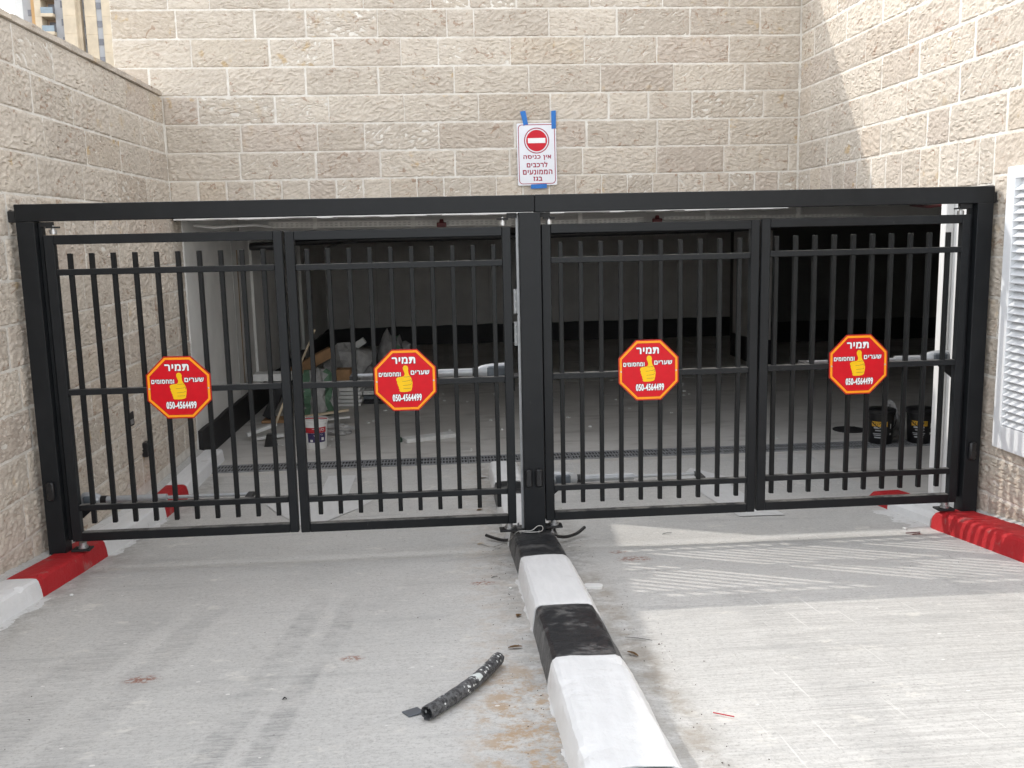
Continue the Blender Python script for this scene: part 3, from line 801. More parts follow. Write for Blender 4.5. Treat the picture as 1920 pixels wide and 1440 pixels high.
# ------------------------------------------------------------------ gate frame
gf = thing('gate_portal', 'black steel gate portal of three posts under a long top beam', 'gate frame', (0.53, 0.05, 0))
GFO = (-0.53, -0.05, 0)
def gfp(name, a, b, m=GATE, bev=0.003, smooth=False):
    bm = NB(); lo_hi(bm, a, b, bev); return part(name, bm, m, gf, smooth, GFO)
gfp('post', (-2.421, 0.0, gz(0.05)+0.10), (-2.320, 0.10, 2.1375))
pm = gfp('post', (0.470, -0.004, 0.155), (0.600, 0.105, 2.1335))
gfp('post', (3.309, 0.0, gz(0.05)+0.115), (3.410, 0.10, 2.1375))
gfp('beam', (-2.423, -0.002, 2.138), (0.5655, 0.101, 2.236))
gfp('beam', (0.567, -0.001, 2.135), (3.4125, 0.102, 2.237))
# inner hinge channels beside the outer posts and tongue left of the centre post
gfp('hinge_channel', (-2.3198, 0.052, 0.22), (-2.296, 0.096, 2.13))
gfp('hinge_channel', (3.288, 0.052, 0.26), (3.3088, 0.096, 2.13))
gfp('stop_strip', (0.4555, 0.06, 0.17), (0.4698, 0.066, 2.12), SILVER, 0.0)
# foot plates and bolts
for x0, x1, zz in ((0.40, 0.67, 0.1475),):
    bm = NB(); lo_hi(bm, (x0, -0.06, zz), (x1, 0.18, zz+0.008), 0.002); fp = part('foot_plate', bm, GATE, gf, loc=GFO)
    for bx, by in ((0.44, -0.03), (0.555, -0.035), (0.64, -0.02), (0.44, 0.14), (0.64, 0.14)):
        bm = NB(); lathe_bm(bm, [(0.013, 0), (0.013, 0.010), (0.006, 0.0105), (0.006, 0.026), (0.0001, 0.026)], 8, (bx, by, zz+0.008)); part('anchor_bolt', bm, STEEL, fp, True)
# photocells
def photocell(x, y, z, m=BLACKPL):
    bm = NB(); lo_hi(bm, (x-0.022, y-0.030, z-0.057), (x+0.022, y, z+0.057), 0.009)
    pc = part('photocell', bm, BLACKPL, gf, True, GFO)
    bm = NB(); lo_hi(bm, (x-0.015, y-0.0335, z-0.002), (x+0.015, y-0.0295, z+0.045), 0.003)
    part('lens', bm, BLACKPL, pc)
photocell(-2.369, 0.0, 0.548); photocell(0.499, -0.004, 0.513); photocell(0.563, -0.004, 0.513); photocell(3.350, 0.0, 0.575)
# wall cleats at beam ends with mortar daubs
for xa, xb in ((XL-0.004, -2.4232), (3.4127, XR+0.01)):
    bm = NB(); lo_hi(bm, (xa, 0.02, 2.135), (xb, 0.085, 2.20), 0.004); part('wall_cleat', bm, BLACKDULL, gf, loc=GFO)
# top hinges
def pivot(x, z, up):
    bm = NB(); lo_hi(bm, (x-0.035, 0.028, z), (x+0.035, 0.068, z+0.010), 0.002)
    a = part('hinge_bracket', bm, BLACKDULL, gf, loc=GFO)
    bm = NB(); lathe_bm(bm, [(0.020, -0.034), (0.020, -0.008), (0.011, -0.007), (0.011, 0.016), (0.0001, 0.016)], 12, (x, 0.048, z)); part('hinge_pin', bm, STEEL, a, True)
pivot(-2.235, 2.098, 1); pivot(0.375, 2.094, 1); pivot(0.655, 2.094, 1); pivot(3.225, 2.10, 1)
for x in (-2.26, 3.26):
    bm = NB(); lo_hi(bm, (x-0.045, 0.034, 2.108), (x+0.028, 0.062, 2.1345)); part('hinge_block', bm, BLACKDULL, gf, loc=GFO)
for x in (0.43, 0.632):
    bm = NB(); lo_hi(bm, (x-0.028, 0.034, 2.1045), (x+0.030, 0.062, 2.133)); part('hinge_block', bm, BLACKDULL, gf, loc=GFO)
# bottom pivots
for x, zz in ((-2.235, 0.172), (0.375, 0.178), (0.66, 0.19), (3.22, 0.19)):
    bm = NB(); lathe_bm(bm, [(0.030, 0), (0.030, 0.012), (0.022, 0.014), (0.022, 0.036), (0.0001, 0.036)], 14, (x, 0.048, zz)); part('hinge_pin', bm, STEEL, gf, True, GFO)
    bm = NB(); lo_hi(bm, (x-0.06, 0.01, zz-0.014), (x+0.05, 0.09, zz-0.002), 0.002); part('hinge_bracket', bm, BLACKDULL, gf, loc=GFO)

# ------------------------------------------------------------------ gate leaves
YF, YB = 0.022, 0.072          # front and back of the leaf tubes
ZT, ZBm = 2.058, 0.219
bar_bm = NB(); lo_hi(bar_bm, (-0.0132, 0.032, 0.326), (0.0132, 0.059, 1.952), 0.0022); BAR = bm_mesh(bar_bm, 'bar', GATEBAR)
def leaf(x0, x1, label, dz=0.0, bars=None, wl=0.055, wr=0.052):
    g = thing('gate_leaf', label, 'gate leaf', (x0, 0.047, dz), 'four leaves of the black gate')
    O = (-x0, -0.047, 0)
    def p(name, a, b, m=GATE, bev=0.003):
        bm = NB(); lo_hi(bm, a, b, bev); return part(name, bm, m, g, loc=O)
    p('stile', (x0, YF, ZBm), (x0+wl, YB, ZT)); p('stile', (x1-wr, YF, ZBm), (x1, YB, ZT))
    a, b = x0+wl+0.0005, x1-wr-0.0005
    p('top_rail', (a, YF, ZT-0.054), (b, YB, ZT)); p('bottom_rail', (a, YF, ZBm), (b, YB, ZBm+0.055))
    for zc in (1.8435, 1.135, 0.4275): p('cross_rail', (a, YF+0.003, zc-0.018), (b, YB-0.006, zc+0.018))
    for x in bars: link('bar', BAR, g, (x-x0, -0.047, 0))
    return g
def bars(a, b): return [a+(b-a)*i/9 for i in range(10)]
leaf(-2.285, -0.9285, 'leftmost black barred gate leaf, hung on the left post against the stone wall', 0.0, bars(-2.152, -1.046))
leaf(-0.914, 0.421, 'black barred gate leaf second from the left, beside the centre post', -0.004, bars(-0.790, 0.316))
leaf(0.607, 1.9445, 'black barred gate leaf just right of the centre post', 0.004, bars(0.722, 1.828))
leaf(1.958, 3.281, 'rightmost black barred gate leaf, hung on the right post by the white louvre', 0.010, bars(2.058, 3.152))

# ------------------------------------------------------------------ swing-gate rams
def ram(x0, xc, xt, xe, z, y, label):
    """x0 housing end, xc collar, xt end of the fat tube, xe end of the rod"""
    s = 1 if xe > x0 else -1
    g = thing('gate_opener', label, 'gate motor', (x0, y, z), 'ram openers behind the gate leaves')
    L = abs(xc-x0)
    bm = NB()
    secs = []
    for t, h, w in ((0.0, 0.050, 0.044), (0.15, 0.054, 0.048), (0.6, 0.050, 0.044), (0.9, 0.040, 0.036), (1.0, 0.029, 0.028)):
        secs.append([bm.verts.new((s*t*L, w*math.cos(a), h*math.sin(a)*(1.0 if math.sin(a) > 0 else 0.9))) for a in [2*math.pi*k/14 for k in range(14)]])
    for A, B in zip(secs, secs[1:]):
        for k in range(14): bm.faces.new((A[k], A[(k+1) % 14], B[(k+1) % 14], B[k]))
    bm.faces.new(secs[0]); bm.faces.new(secs[-1][::-1])
    hs = part('motor_housing', bm, SILVER, g, True)
    bm = NB(); lo_hi(bm, (min(s*0.12*L, s*0.72*L), -0.051, -0.036), (max(s*0.12*L, s*0.72*L), 0.02, 0.037), 0.008); part('side_cover', bm, GREYPL, hs)
    bm = NB(); tube_bm(bm, [(s*L*0.985, 0, 0), (s*(L+0.035), 0, 0)], 0.028, 16); part('collar', bm, BLACKPL, g, True)
    bm = NB(); tube_bm(bm, [(s*(L+0.034), 0, 0), (s*abs(xt-x0), 0, 0)], 0.024, 16); part('drive_tube', bm, SILVER, g, True)
    bm = NB(); tube_bm(bm, [(s*(abs(xt-x0)-0.005), 0, 0), (s*abs(xe-x0), 0, 0)], 0.011, 10); part('rod', bm, SILVER, g, True)
    bm = NB(); lo_hi(bm, (s*abs(xe-x0)-0.02, -0.13, -0.014), (s*abs(xe-x0)+0.02, 0.015, 0.014), 0.003); part('front_bracket', bm, BLACKDULL, g)
    bm = NB()
    pts = [(s*-0.03, -0.02), (s*0.10, -0.02), (s*-0.03, -0.13)]
    poly_prism(bm, pts if s > 0 else pts[::-1], -0.02, -0.012); part('gusset', bm, BLACKDULL, g)
    bm = NB(); lo_hi(bm, (min(0, s*-0.07), -0.13, -0.03), (max(0, s*-0.07), 0.02, -0.018), 0.002); part('rear_bracket', bm, BLACKDULL, g)
ram(-2.27, -2.16, -1.76, -1.24, 0.425, 0.205, 'grey ram opener low behind the leftmost gate leaf')
ram(0.665, 0.83, 1.20, 1.62, 0.440, 0.205, 'silver ram opener low behind the leaf right of the centre post')
ram(0.41, 0.21, -0.04, -0.56, 1.157, 0.205, 'silver ram opener at mid height left of the centre post')
ram(3.27, 3.12, 2.92, 2.30, 1.150, 0.205, 'silver ram opener at mid height by the right gate post')
# lock boxes seen in the slit left of the centre post
for zc, lab in ((1.60, 'upper small galvanised lock plate in the slit beside the centre gate post'), (1.40, 'lower small galvanised lock plate in the slit beside the centre gate post')):
    o = thing('lock_plate', lab, 'lock plate', (0.455, 0.11, zc), 'lock plates in the post slit')
    bm = NB(); lo_hi(bm, (-0.018, -0.004, -0.075), (0.014, 0.004, 0.075), 0.002); pp = part('plate', bm, SILVER, o)
    for dz in (-0.05, 0.0, 0.05):
        bm = NB(); lathe_bm(bm, [(0.007, -0.004), (0.007, -0.008), (0.0001, -0.0085)], 8, (-0.005, 0, dz), 'Y'); part('screw', bm, STEEL, pp, True)

# ------------------------------------------------------------------ octagonal gate signs
def octagon(flat, ):
    r = flat/2/math.cos(math.pi/8)
    return [(r*math.cos(math.pi/8+k*math.pi/4), r*math.sin(math.pi/8+k*math.pi/4)) for k in range(8)]
HEB = lambda s: s[::-1]
u = 0.000329
thumb = [(725, 447), (700, 458), (684, 490), (686, 520), (700, 560), (712, 600), (708, 630), (690, 652), (640, 660), (592, 668), (566, 692), (568, 722), (582, 748), (576, 772), (590, 800), (592, 822), (606, 846), (604, 872), (616, 892), (612, 918), (630, 938), (690, 941), (745, 939), (800, 926), (824, 905), (824, 880), (834, 850), (836, 815), (842, 780), (836, 742), (828, 706), (812, 665), (790, 632), (776, 590), (772, 540), (776, 500), (762, 462)]
thumb = [((x-718)*u*1.08, (722-y)*u) for x, y in thumb]
def grow(pts, d):
    cx = sum(p[0] for p in pts)/len(pts); cy = sum(p[1] for p in pts)/len(pts); out = []
    n = len(pts)
    for i in range(n):
        a, b = pts[i-1], pts[(i+1) % n]
        tx, ty = b[0]-a[0], b[1]-a[1]; l = math.hypot(tx, ty) or 1
        nx, ny = ty/l, -tx/l
        if (pts[i][0]-cx)*nx+(pts[i][1]-cy)*ny < 0 and False: nx, ny = -nx, -ny
        out.append((pts[i][0]+nx*d, pts[i][1]+ny*d))
    return out
def area(p): return sum(p[i][0]*p[(i+1) % len(p)][1]-p[(i+1) % len(p)][0]*p[i][1] for i in range(len(p)))/2
if area(thumb) > 0: thumb = thumb[::-1]
sign_parts = {}
def build_sign_meshes():
    D = {}
    bm = NB(); poly_prism(bm, octagon(0.376)[::-1], -0.003, 0.0); D['plate'] = bm_mesh(bm, 'plate', SIGNRIM)
    bm = NB(); poly_prism(bm, octagon(0.362)[::-1], -0.0035, -0.0031); D['field'] = bm_mesh(bm, 'field', SIGNRED)
    bm = NB(); ring_prism(bm, octagon(0.361), octagon(0.334), -0.0043, -0.0036); D['border'] = bm_mesh(bm, 'border', SIGNORANGE)
    bm = NB(); ring_prism(bm, octagon(0.334), octagon(0.329), -0.0041, -0.0036); D['border_line'] = bm_mesh(bm, 'border_line', SIGNRIM)
    bm = NB(); poly_prism(bm, grow(thumb, 0.0022), -0.0042, -0.0036); D['emblem_outline'] = bm_mesh(bm, 'emblem_outline', SIGNNAVY)
    bm = NB(); poly_prism(bm, thumb, -0.0048, -0.0043); D['emblem'] = bm_mesh(bm, 'emblem', SIGNYEL)
    bm = NB()
    def stroke(pts, w=0.0016):
        for (x0, y0), (x1, y1) in zip(pts, pts[1:]):
            dx, dy = x1-x0, y1-y0; l = math.hypot(dx, dy); nx, ny = -dy/l*w/2, dx/l*w/2
            vs = [bm.verts.new((x, -0.0051, z)) for x, z in ((x0+nx, y0+ny), (x1+nx, y1+ny), (x1-nx, y1-ny), (x0-nx, y0-ny))]
            bm.faces.new(vs)
    for ln in ([(690, 660), (740, 664), (790, 656), (812, 668)], [(662, 744), (730, 740), (800, 728), (826, 712)], [(676, 820), (740, 816), (805, 808), (832, 790)], [(680, 878), (740, 878), (800, 876), (820, 868)], [(826, 712), (836, 735), (832, 760)]):
        stroke([((x-718)*u, (722-y)*u) for x, y in ln])
    D['emblem_lines'] = bm_mesh(bm, 'emblem_lines', SIGNNAVY)
    T4 = [(HEB('תמיר'), 0.141, 0.041, -0.006, 0.121, 0.0022), (HEB('שערים'), 0.112, 0.0255, 0.091, 0.045, 0.0012), (HEB('ומחסומים'), 0.132, 0.0255, -0.092, 0.037, 0.0011), ('050-4564499', 0.176, 0.043, 0.008, -0.107, 0.0016)]
    D['text'] = []
    for s, w, h, x, z, wt in T4:
        D['text'].append((text_mesh(s, w-2*wt, h-2*wt, SIGNNAVY, wt+0.0022, 'lettering_outline'), (x, -0.0042, z), 'lettering_outline'))
        D['text'].append((text_mesh(s, w-2*wt, h-2*wt, SIGNWHITE, wt, 'lettering'), (x, -0.0048, z), 'lettering'))
    bm = NB(); lathe_bm(bm, [(0.005, -0.0045), (0.005, -0.006), (0.0001, -0.0065)], 8, (0, 0, 0), 'Y'); D['screw'] = bm_mesh(bm, 'screw', STEEL)
    return D
SD = build_sign_meshes()
for x, z, lab, ry in ((-1.582, 1.147, 'red octagonal gate sign with yellow thumb on the leftmost gate leaf', 0.012), (-0.239, 1.147, 'red octagonal gate sign with yellow thumb on the leaf left of the centre post', 0.0), (1.257, 1.161, 'red octagonal gate sign with yellow thumb on the leaf right of the centre post', 0.0), (2.591, 1.154, 'red octagonal gate sign with yellow thumb on the rightmost gate leaf', -0.004)):
    s = thing('gate_sign', lab, 'sign', (x, 0.0195, z), 'red octagonal signs on the gate'); s.rotation_euler = (random.uniform(-0.03, 0.02), ry, random.uniform(-0.03, 0.03))
    pl_ = link('plate', SD['plate'], s)
    for nm in ('field', 'border', 'border_line', 'emblem_outline', 'emblem', 'emblem_lines'): link(nm, SD[nm], s)
    for me, loc, nm in SD['text']: link(nm, me, s, loc)
    for sx in (-0.172, 0.172): link('screw', SD['screw'], s, (sx, 0, -0.006))

# ------------------------------------------------------------------ taped no-entry sign
ns = thing('no_entry_sign', 'white no entry sign with red disc taped to the stone wall above the gate', 'sign', (0.929, DB-0.016, 2.745))
ns.rotation_euler = (R(-1.0), R(-0.3), 0)
def rrect(w, h, r, n=6):
    out = []
    for cx, cy, a0 in ((w/2-r, h/2-r, 0), (-w/2+r, h/2-r, 90), (-w/2+r, -h/2+r, 180), (w/2-r, -h/2+r, 270)):
        for k in range(n+1):
            a = R(a0+90*k/n); out.append((cx+r*math.cos(a), cy+r*math.sin(a)))
    return out
bm = NB(); poly_prism(bm, rrect(0.369, 0.568, 0.012)[::-1], -0.004, 0.0); part('panel', bm, NEWHITE, ns)
bm = NB(); ring_prism(bm, rrect(0.345, 0.545, 0.035), rrect(0.332, 0.532, 0.030), -0.0048, -0.0041); part('border', bm, NEMAROON, ns)
def circ(r, n=48, c=(0, 0)): return [(c[0]+r*math.cos(2*math.pi*k/n), c[1]+r*math.sin(2*math.pi*k/n)) for k in range(n)]
cc = (0.0, 0.125)
bm = NB(); ring_prism(bm, circ(0.118, c=cc), circ(0.109, c=cc), -0.0048, -0.0041); part('disc_ring', bm, NEMAROON, ns)
bm = NB(); poly_prism(bm, circ(0.098, c=cc)[::-1], -0.0048, -0.0041); dsc = part('disc', bm, NERED, ns)
bm = NB(); lo_hi(bm, (-0.082, -0.0056, cc[1]-0.023), (0.082, -0.0049, cc[1]+0.023)); part('white_bar', bm, SIGNWHITE, dsc)
for s_, w, h, x, z in ((HEB('אין כניסה'), 0.262, 0.046, 0.003, -0.030), (HEB('לרכבים'), 0.196, 0.050, 0.0, -0.094), (HEB('הממונעים'), 0.278, 0.044, 0.003, -0.163), (HEB('בגז'), 0.086, 0.040, 0.003, -0.225)):
    link('lettering', text_mesh(s_, w-0.004, h-0.004, NEMAROON, 0.002), ns, (x, -0.0049, z))
for pts in ([(-0.148, 0.39), (-0.098, 0.398), (-0.075, 0.268), (-0.100, 0.272), (-0.118, 0.258)], [(0.142, 0.392), (0.186, 0.395), (0.184, 0.232), (0.142, 0.228)], [(-0.062, -0.276), (0.086, -0.272), (0.086, -0.312), (-0.066, -0.316)]):
    bm = NB(); poly_prism(bm, pts, -0.0072, -0.0064); part('tape', bm, TAPE, ns)

# ------------------------------------------------------------------ louvre on the right wall
lv = thing('louvre_panel', 'white slatted louvre panel on the right stone wall beside the gate', 'louvre', (XR, -0.5, 0.64))
LO = (-XR, 0.5, -0.64)
xf = XR-0.055
def lvp(name, a, b, bev=0.002, m=LOUVREM): 
    bm = NB(); lo_hi(bm, a, b, bev); return part(name, bm, m, lv, loc=LO)
lvp('frame', (xf, -0.235, 0.64), (XR-0.003, -0.155, 2.34)); lvp('frame', (xf, -1.45, 0.64), (XR-0.003, -1.37, 2.34))
lvp('frame', (xf+0.001, -1.369, 2.27), (XR-0.003, -0.236, 2.34)); lvp('frame', (xf+0.001, -1.369, 0.64), (XR-0.003, -0.236, 0.785))
lvp('back_panel', (XR-0.012, -1.368, 0.786), (XR-0.004, -0.237, 2.269), 0.0, LOUVREM)
bm = NB(); box_bm(bm, (0, 0, 0), (0.060, 1.13, 0.004), Matrix.Rotation(R(-40), 4, 'Y'))
SLAT = bm_mesh(bm, 'slat', LOUVREM)
for i in range(32): link('slat', SLAT, lv, (XR-0.030-XR, -0.8025+0.5, 0.81+i*0.0455-0.64))

# ------------------------------------------------------------------ small fixtures on the left wall
wl = thing('wall_light', 'small dark recessed step light low on the left stone wall', 'light', (XL, 1.776, 0.642))
bm = NB(); lo_hi(bm, (-0.004, -0.075, -0.055), (0.012, 0.075, 0.055), 0.004); part('frame', bm, BLACKDULL, wl)
bm = NB(); lo_hi(bm, (0.0121, -0.055, -0.04), (0.0135, 0.055, 0.0)); part('lens', bm, STEEL, wl)
ws = thing('wall_switch', 'black oblong sensor box low on the left stone wall', 'sensor', (XL, 2.061, 0.342))
bm = NB(); lo_hi(bm, (-0.003, -0.05, -0.06), (0.045, 0.05, 0.06), 0.008); part('body', bm, BLACKPL, ws)

# ------------------------------------------------------------------ services under the garage ceiling
def tray(x0, x1, y, za, zb, h, label):
    g = thing('cable_tray', label, 'cable tray', (x0, y, za))
    L = x1-x0
    g.rotation_euler = (0, -math.atan2(zb-za, L), 0)
    bm = NB()
    for zz0, zz1 in ((0, 0.20*h), (0.42*h, 0.58*h), (0.80*h, h)): lo_hi(bm, (0, 0, zz0), (L, 0.003, zz1))
    for i in range(int(L/0.05)):
        x = i*0.05
        for zz0, zz1 in ((0.20*h, 0.42*h), (0.58*h, 0.80*h)): lo_hi(bm, (x, 0, zz0), (x+0.024, 0.003, zz1))
    lo_hi(bm, (0, 0.0031, 0.0), (L, 0.12, 0.002))
    part('perforated_side', bm, TRAYM, g)
    for i in range(int(L/1.0)+1):
        x = 0.45+i*1.0
        if x > L: break
        bm = NB(); lo_hi(bm, (x, -0.012, -0.012), (x+0.045, -0.004, 2.32-za)); part('hanger', bm, TRAYM, g)
tray(-1.75, 0.78, 4.30, 2.128, 2.108, 0.060, 'perforated grey cable tray hung under the ceiling behind the left gate leaves')
tray(1.0, 2.15, 4.30, 2.088, 2.105, 0.056, 'sagging length of perforated cable tray right of the centre post')
tray(2.4, 4.6, 4.45, 2.135, 2.125, 0.030, 'thin perforated cable tray running into the dark right bay')
tray(-1.6, 5.2, 12.55, 1.93, 1.93, 0.055, 'far perforated cable tray along the back garage wall')
def pipe(name, pts, r, m, label, cat, seg=12):
    bm = NB(); tube_bm(bm, pts, r, seg); o = part(name, bm, m, smooth=True); tag(o, label, cat); return o
pipe('duct_pipe', [(-1.95, 6.5, 1.965), (-1.1, 6.5, 1.985), (0.9, 6.5, 1.99), (4.4, 6.55, 2.03)], 0.038, BLACKPL, 'thin black insulated pipe running under the garage ceiling', 'pipe')
bm = NB(); lathe_bm(bm, [(0.040, -0.14), (0.046, -0.13), (0.046, 0.10), (0.040, 0.14)], 18, (0, 0, 0), 'Y')
o = part('floodlight', bm, BLACKPL, smooth=True, loc=(-1.99, 5.2, 1.94), rz=R(90)); tag(o, 'black cylindrical fitting hanging under the ceiling by the left garage wall', 'light fitting')
pipe('drop_cable', [(-1.45, 6.4, 1.88), (-1.38, 6.4, 1.91), (-1.22, 6.4, 1.95), (-1.05, 6.4, 1.965)], 0.012, BLACKPL, 'black cable looping down from the ceiling pipe', 'cable')
pipe('conduit', [(-2.40, 3.9, 2.165), (-2.2, 3.9, 2.14), (-2.02, 3.9, 2.15), (-1.85, 4.1, 2.16), (-1.72, 4.3, 2.14)], 0.014, WHITEPL, 'white flexible conduit sagging at the left end of the cable tray', 'conduit')
pipe('conduit', [(4.4, 3.0, 2.20), (4.1, 2.2, 2.17), (3.75, 1.4, 2.15), (3.50, 0.75, 2.15)], 0.012, MAROON, 'dark red conduit running under the ceiling to the white pillar', 'conduit')
for x, z, lab in ((0.02, 2.13, 'small red alarm box under the left cable tray'), (2.28, 2.125, 'small red alarm box right of the centre post')):
    o = thing('alarm_box', lab, 'alarm', (x, 4.22, z)); bm = NB(); lo_hi(bm, (-0.05, 0, -0.03), (0.05, 0.05, 0.02), 0.006); part('base', bm, MAROON, o)
    bm = NB(); lathe_bm(bm, [(0.025, 0.02), (0.02, 0.05), (0.0001, 0.055)], 10, (0, 0.025, 0)); part('cap', bm, MAROON, o, True)

# ------------------------------------------------------------------ buckets
GZ = -0.145
def bucket(x, y, r, h, m, label, kind):
    b = thing('bucket', label, 'bucket', (x, y, GZ+(0.008 if y < 3.45 else 0)), 'paint buckets on the garage floor')
    bm = NB(); lathe_bm(bm, [(r*0.84, 0), (r*0.86, 0.004), (r*0.97, h*0.86), (r*1.04, h*0.865), (r*1.04, h*0.885), (r*0.99, h*0.89), (r*0.99, h*0.93), (r*1.06, h*0.935), (r*1.06, h*0.985), (r*1.0, h), (r*0.3, h*0.995), (0.0001, h*0.995)], 32)
    part('body', bm, m, b, True)
    def wrap(z0, z1, a0, a1, mm, nm='label_print', e=0.0015):
        bm = NB(); n = 14; A = []
        for k in range(n+1):
            a = R(a0+(a1-a0)*k/n); row = []
            for z in (z0, z1):
                rr_ = r*(0.86+0.11*z/(h*0.86))+e; row.append(bm.verts.new((rr_*math.cos(a), rr_*math.sin(a), z)))
            A.append(row)
        for p, q in zip(A, A[1:]): bm.faces.new((p[0], q[0], q[1], p[1]))
        return part(nm, bm, mm, b)
    def wtext(body, z, hh, a0, a1, mm, e=0.003):
        me = text_mesh(body, 1.0, hh, mm)
        for v in me.vertices:
            a = R(a0+(a1-a0)*(v.co.x+0.5)); zz = z+v.co.z
            rr_ = r*(0.86+0.11*zz/(h*0.86))+e; v.co = (rr_*math.cos(a), rr_*math.sin(a), zz)
        link('lettering', me, b)
    if kind == 'white':
        wrap(h*0.56, h*0.74, 190, 335, LABELR); wrap(h*0.24, h*0.555, 235, 330, LABELN); wrap(h*0.16, h*0.555, 200, 233, FOAM)
        wtext(HEB('סופר'), h*0.655, h*0.09, 262, 322, SIGNWHITE); wtext(HEB('כ'), h*0.655, h*0.08, 215, 226, SIGNWHITE)
        wtext(HEB('לבן'), h*0.48, h*0.06, 265, 315, LABELG)
        wrap(h*0.26, h*0.34, 248, 262, FOAM, e=0.0025); wrap(h*0.30, h*0.40, 306, 320, FOAM, e=0.0025)
        bm = NB(); tube_bm(bm, [(r*1.02*math.cos(R(a)), r*1.02*math.sin(R(a))-0.02, h*(0.98+0.10*math.sin(R(a-180)))) for a in range(190, 351, 10)], 0.006, 6); part('handle', bm, LABELR, b, True)
    else:
        wrap(h*0.52, h*0.67, 205, 275, LABELY); wtext(HEB('ודקם'), h*0.595, h*0.09, 212, 268, BLACKPL)
        for zz, hh, a0, a1 in ((0.46, 0.05, 215, 262), (0.39, 0.03, 222, 262), (0.30, 0.02, 210, 266), (0.255, 0.02, 214, 262), (0.18, 0.035, 218, 258)): wrap(h*zz, h*(zz+hh), a0, a1, LABELG)
        wrap(h*0.45, h*0.60, 290, 294, FOAM); wrap(h*0.27, h*0.33, 288, 298, FOAM)
        bm = NB(); tube_bm(bm, [(r*1.05*math.cos(R(a)), r*1.05*math.sin(R(a)), h*(0.86-0.42*math.sin(R(a-180)))) for a in range(182, 360, 8)], 0.004, 6); part('handle', bm, BLACKDULL, b, True)
bucket(4.355, 3.34, 0.135, 0.345, BLACKPL, 'black bucket with yellow label, nearer the manhole cover', 'black')
bucket(4.745, 3.30, 0.135, 0.345, BLACKPL, 'black bucket with yellow label, half hidden by the white pillar', 'black')
bucket(-1.36, 4.10, 0.128, 0.315, WHITEPL, 'white bucket with red and navy label beside the rubble heap', 'white')
def sack(x, y, z, sx, sy, sz, m, label, seed, group=None, name='sack', band=None):
    rs = random.Random(seed); bm = NB()
    bmesh.ops.create_icosphere(bm, subdivisions=3, radius=1.0)
    ph = [rs.uniform(0, 6.28) for _ in range(6)]
    for v in bm.verts:
        c = v.co.copy()
        n = 0.16*math.sin(5*c.x+ph[0])*math.sin(4*c.y+ph[1])+0.12*math.sin(9*c.z+ph[2]+3*c.x)+0.09*math.sin(13*c.x+ph[3]+7*c.y)+0.06*math.sin(21*c.z+ph[4]+11*c.y)
        c *= 1+n
        if c.z > 0.6: c.x *= 1-0.5*(c.z-0.6); c.y *= 1-0.5*(c.z-0.6)
        v.co = (c.x*sx, c.y*sy, max(-0.78, c.z)*sz)
    o = part(name, bm, m, smooth=False, loc=(x, y, z+0.78*sz)); tag(o, label, 'sack', group)
    if band:
        bm = NB()
        bmesh.ops.create_icosphere(bm, subdivisions=3, radius=1.0)
        for v in bm.verts:
            c = v.co.copy(); n = 0.16*math.sin(5*c.x+ph[0])*math.sin(4*c.y+ph[1])+0.12*math.sin(9*c.z+ph[2]+3*c.x)+0.09*math.sin(13*c.x+ph[3]+7*c.y)+0.06*math.sin(21*c.z+ph[4]+11*c.y)
            c *= 1.02+n
            if c.z > 0.6: c.x *= 1-0.5*(c.z-0.6); c.y *= 1-0.5*(c.z-0.6)
            v.co = (c.x*sx, c.y*sy, max(-0.78, c.z)*sz)
        kill = [f for f in bm.faces if not any(a < f.calc_center_median().x/sx < b for a, b in band)]
        bmesh.ops.delete(bm, geom=kill, context='FACES')
        part('green_print', bm, BAGGREEN, o)
    return o
# rubble heap
sack(4.56, 3.60, GZ, 0.13, 0.10, 0.19, BAGD, 'crumpled grey sack standing between the black buckets', 5)
sack(-1.56, 5.95, GZ, 0.23, 0.20, 0.33, BAG, 'bulging white and green rubble sack behind the white bucket', 21, band=[(-0.75, -0.35), (0.45, 0.8)])
sack(-1.32, 7.45, GZ, 0.33, 0.26, 0.40, BAG, 'pale grey rubble sack at the back of the heap', 8)
sack(-0.76, 8.05, GZ, 0.26, 0.24, 0.43, BAGD, 'grey sack with green tie right of the heap', 9, band=[(0.3, 0.42)])
sack(-1.02, 7.25, GZ, 0.18, 0.16, 0.22, BAGD, 'small dark grey sack slumped beside the tile stack', 17)
sack(-1.22, 4.75, GZ, 0.17, 0.12, 0.07, BAG, 'flattened clear plastic sack by the white bucket', 14)
sack(-1.72, 6.35, GZ+0.30, 0.13, 0.10, 0.08, FOAM, 'crumpled white paper on top of the rubble sack', 33)
def plank(p0, p1, w, h, m, label, name='plank', cat='plank', group='offcuts in the rubble heap', roll=0.0):
    p0, p1 = Vector(p0), Vector(p1); d = p1-p0; L = d.length
    bm = NB(); box_bm(bm, (0, 0, 0), (L, w, h), None, min(w, h)*0.06)
    o = part(name, bm, m); o.matrix_world = Matrix.Translation((p0+p1)/2) @ d.to_track_quat('X', 'Z').to_matrix().to_4x4() @ Matrix.Rotation(roll, 4, 'X')
    return tag(o, label, cat, group)
plank((-2.05, 6.95, 0.24), (-1.50, 7.05, 0.52), 0.16, 0.14, CARD, 'long brown cardboard box slanting over the heap', 'cardboard_box', 'box')
plank((-1.90, 6.5, 0.30), (-1.63, 6.5, 0.87), 0.025, 0.025, WOODP, 'thin pale lath leaning upright on the heap', 'lath')
plank((-1.38, 7.6, 0.42), (-1.10, 7.6, 0.60), 0.10, 0.09, FOAM, 'white block sticking up from the back of the heap', 'foam_block', 'block')
plank((-1.22, 7.5, 0.50), (-0.92, 7.4, 0.22), 0.03, 0.02, GREYPL, 'dark thin rod slanting down the back of the heap', 'rod')
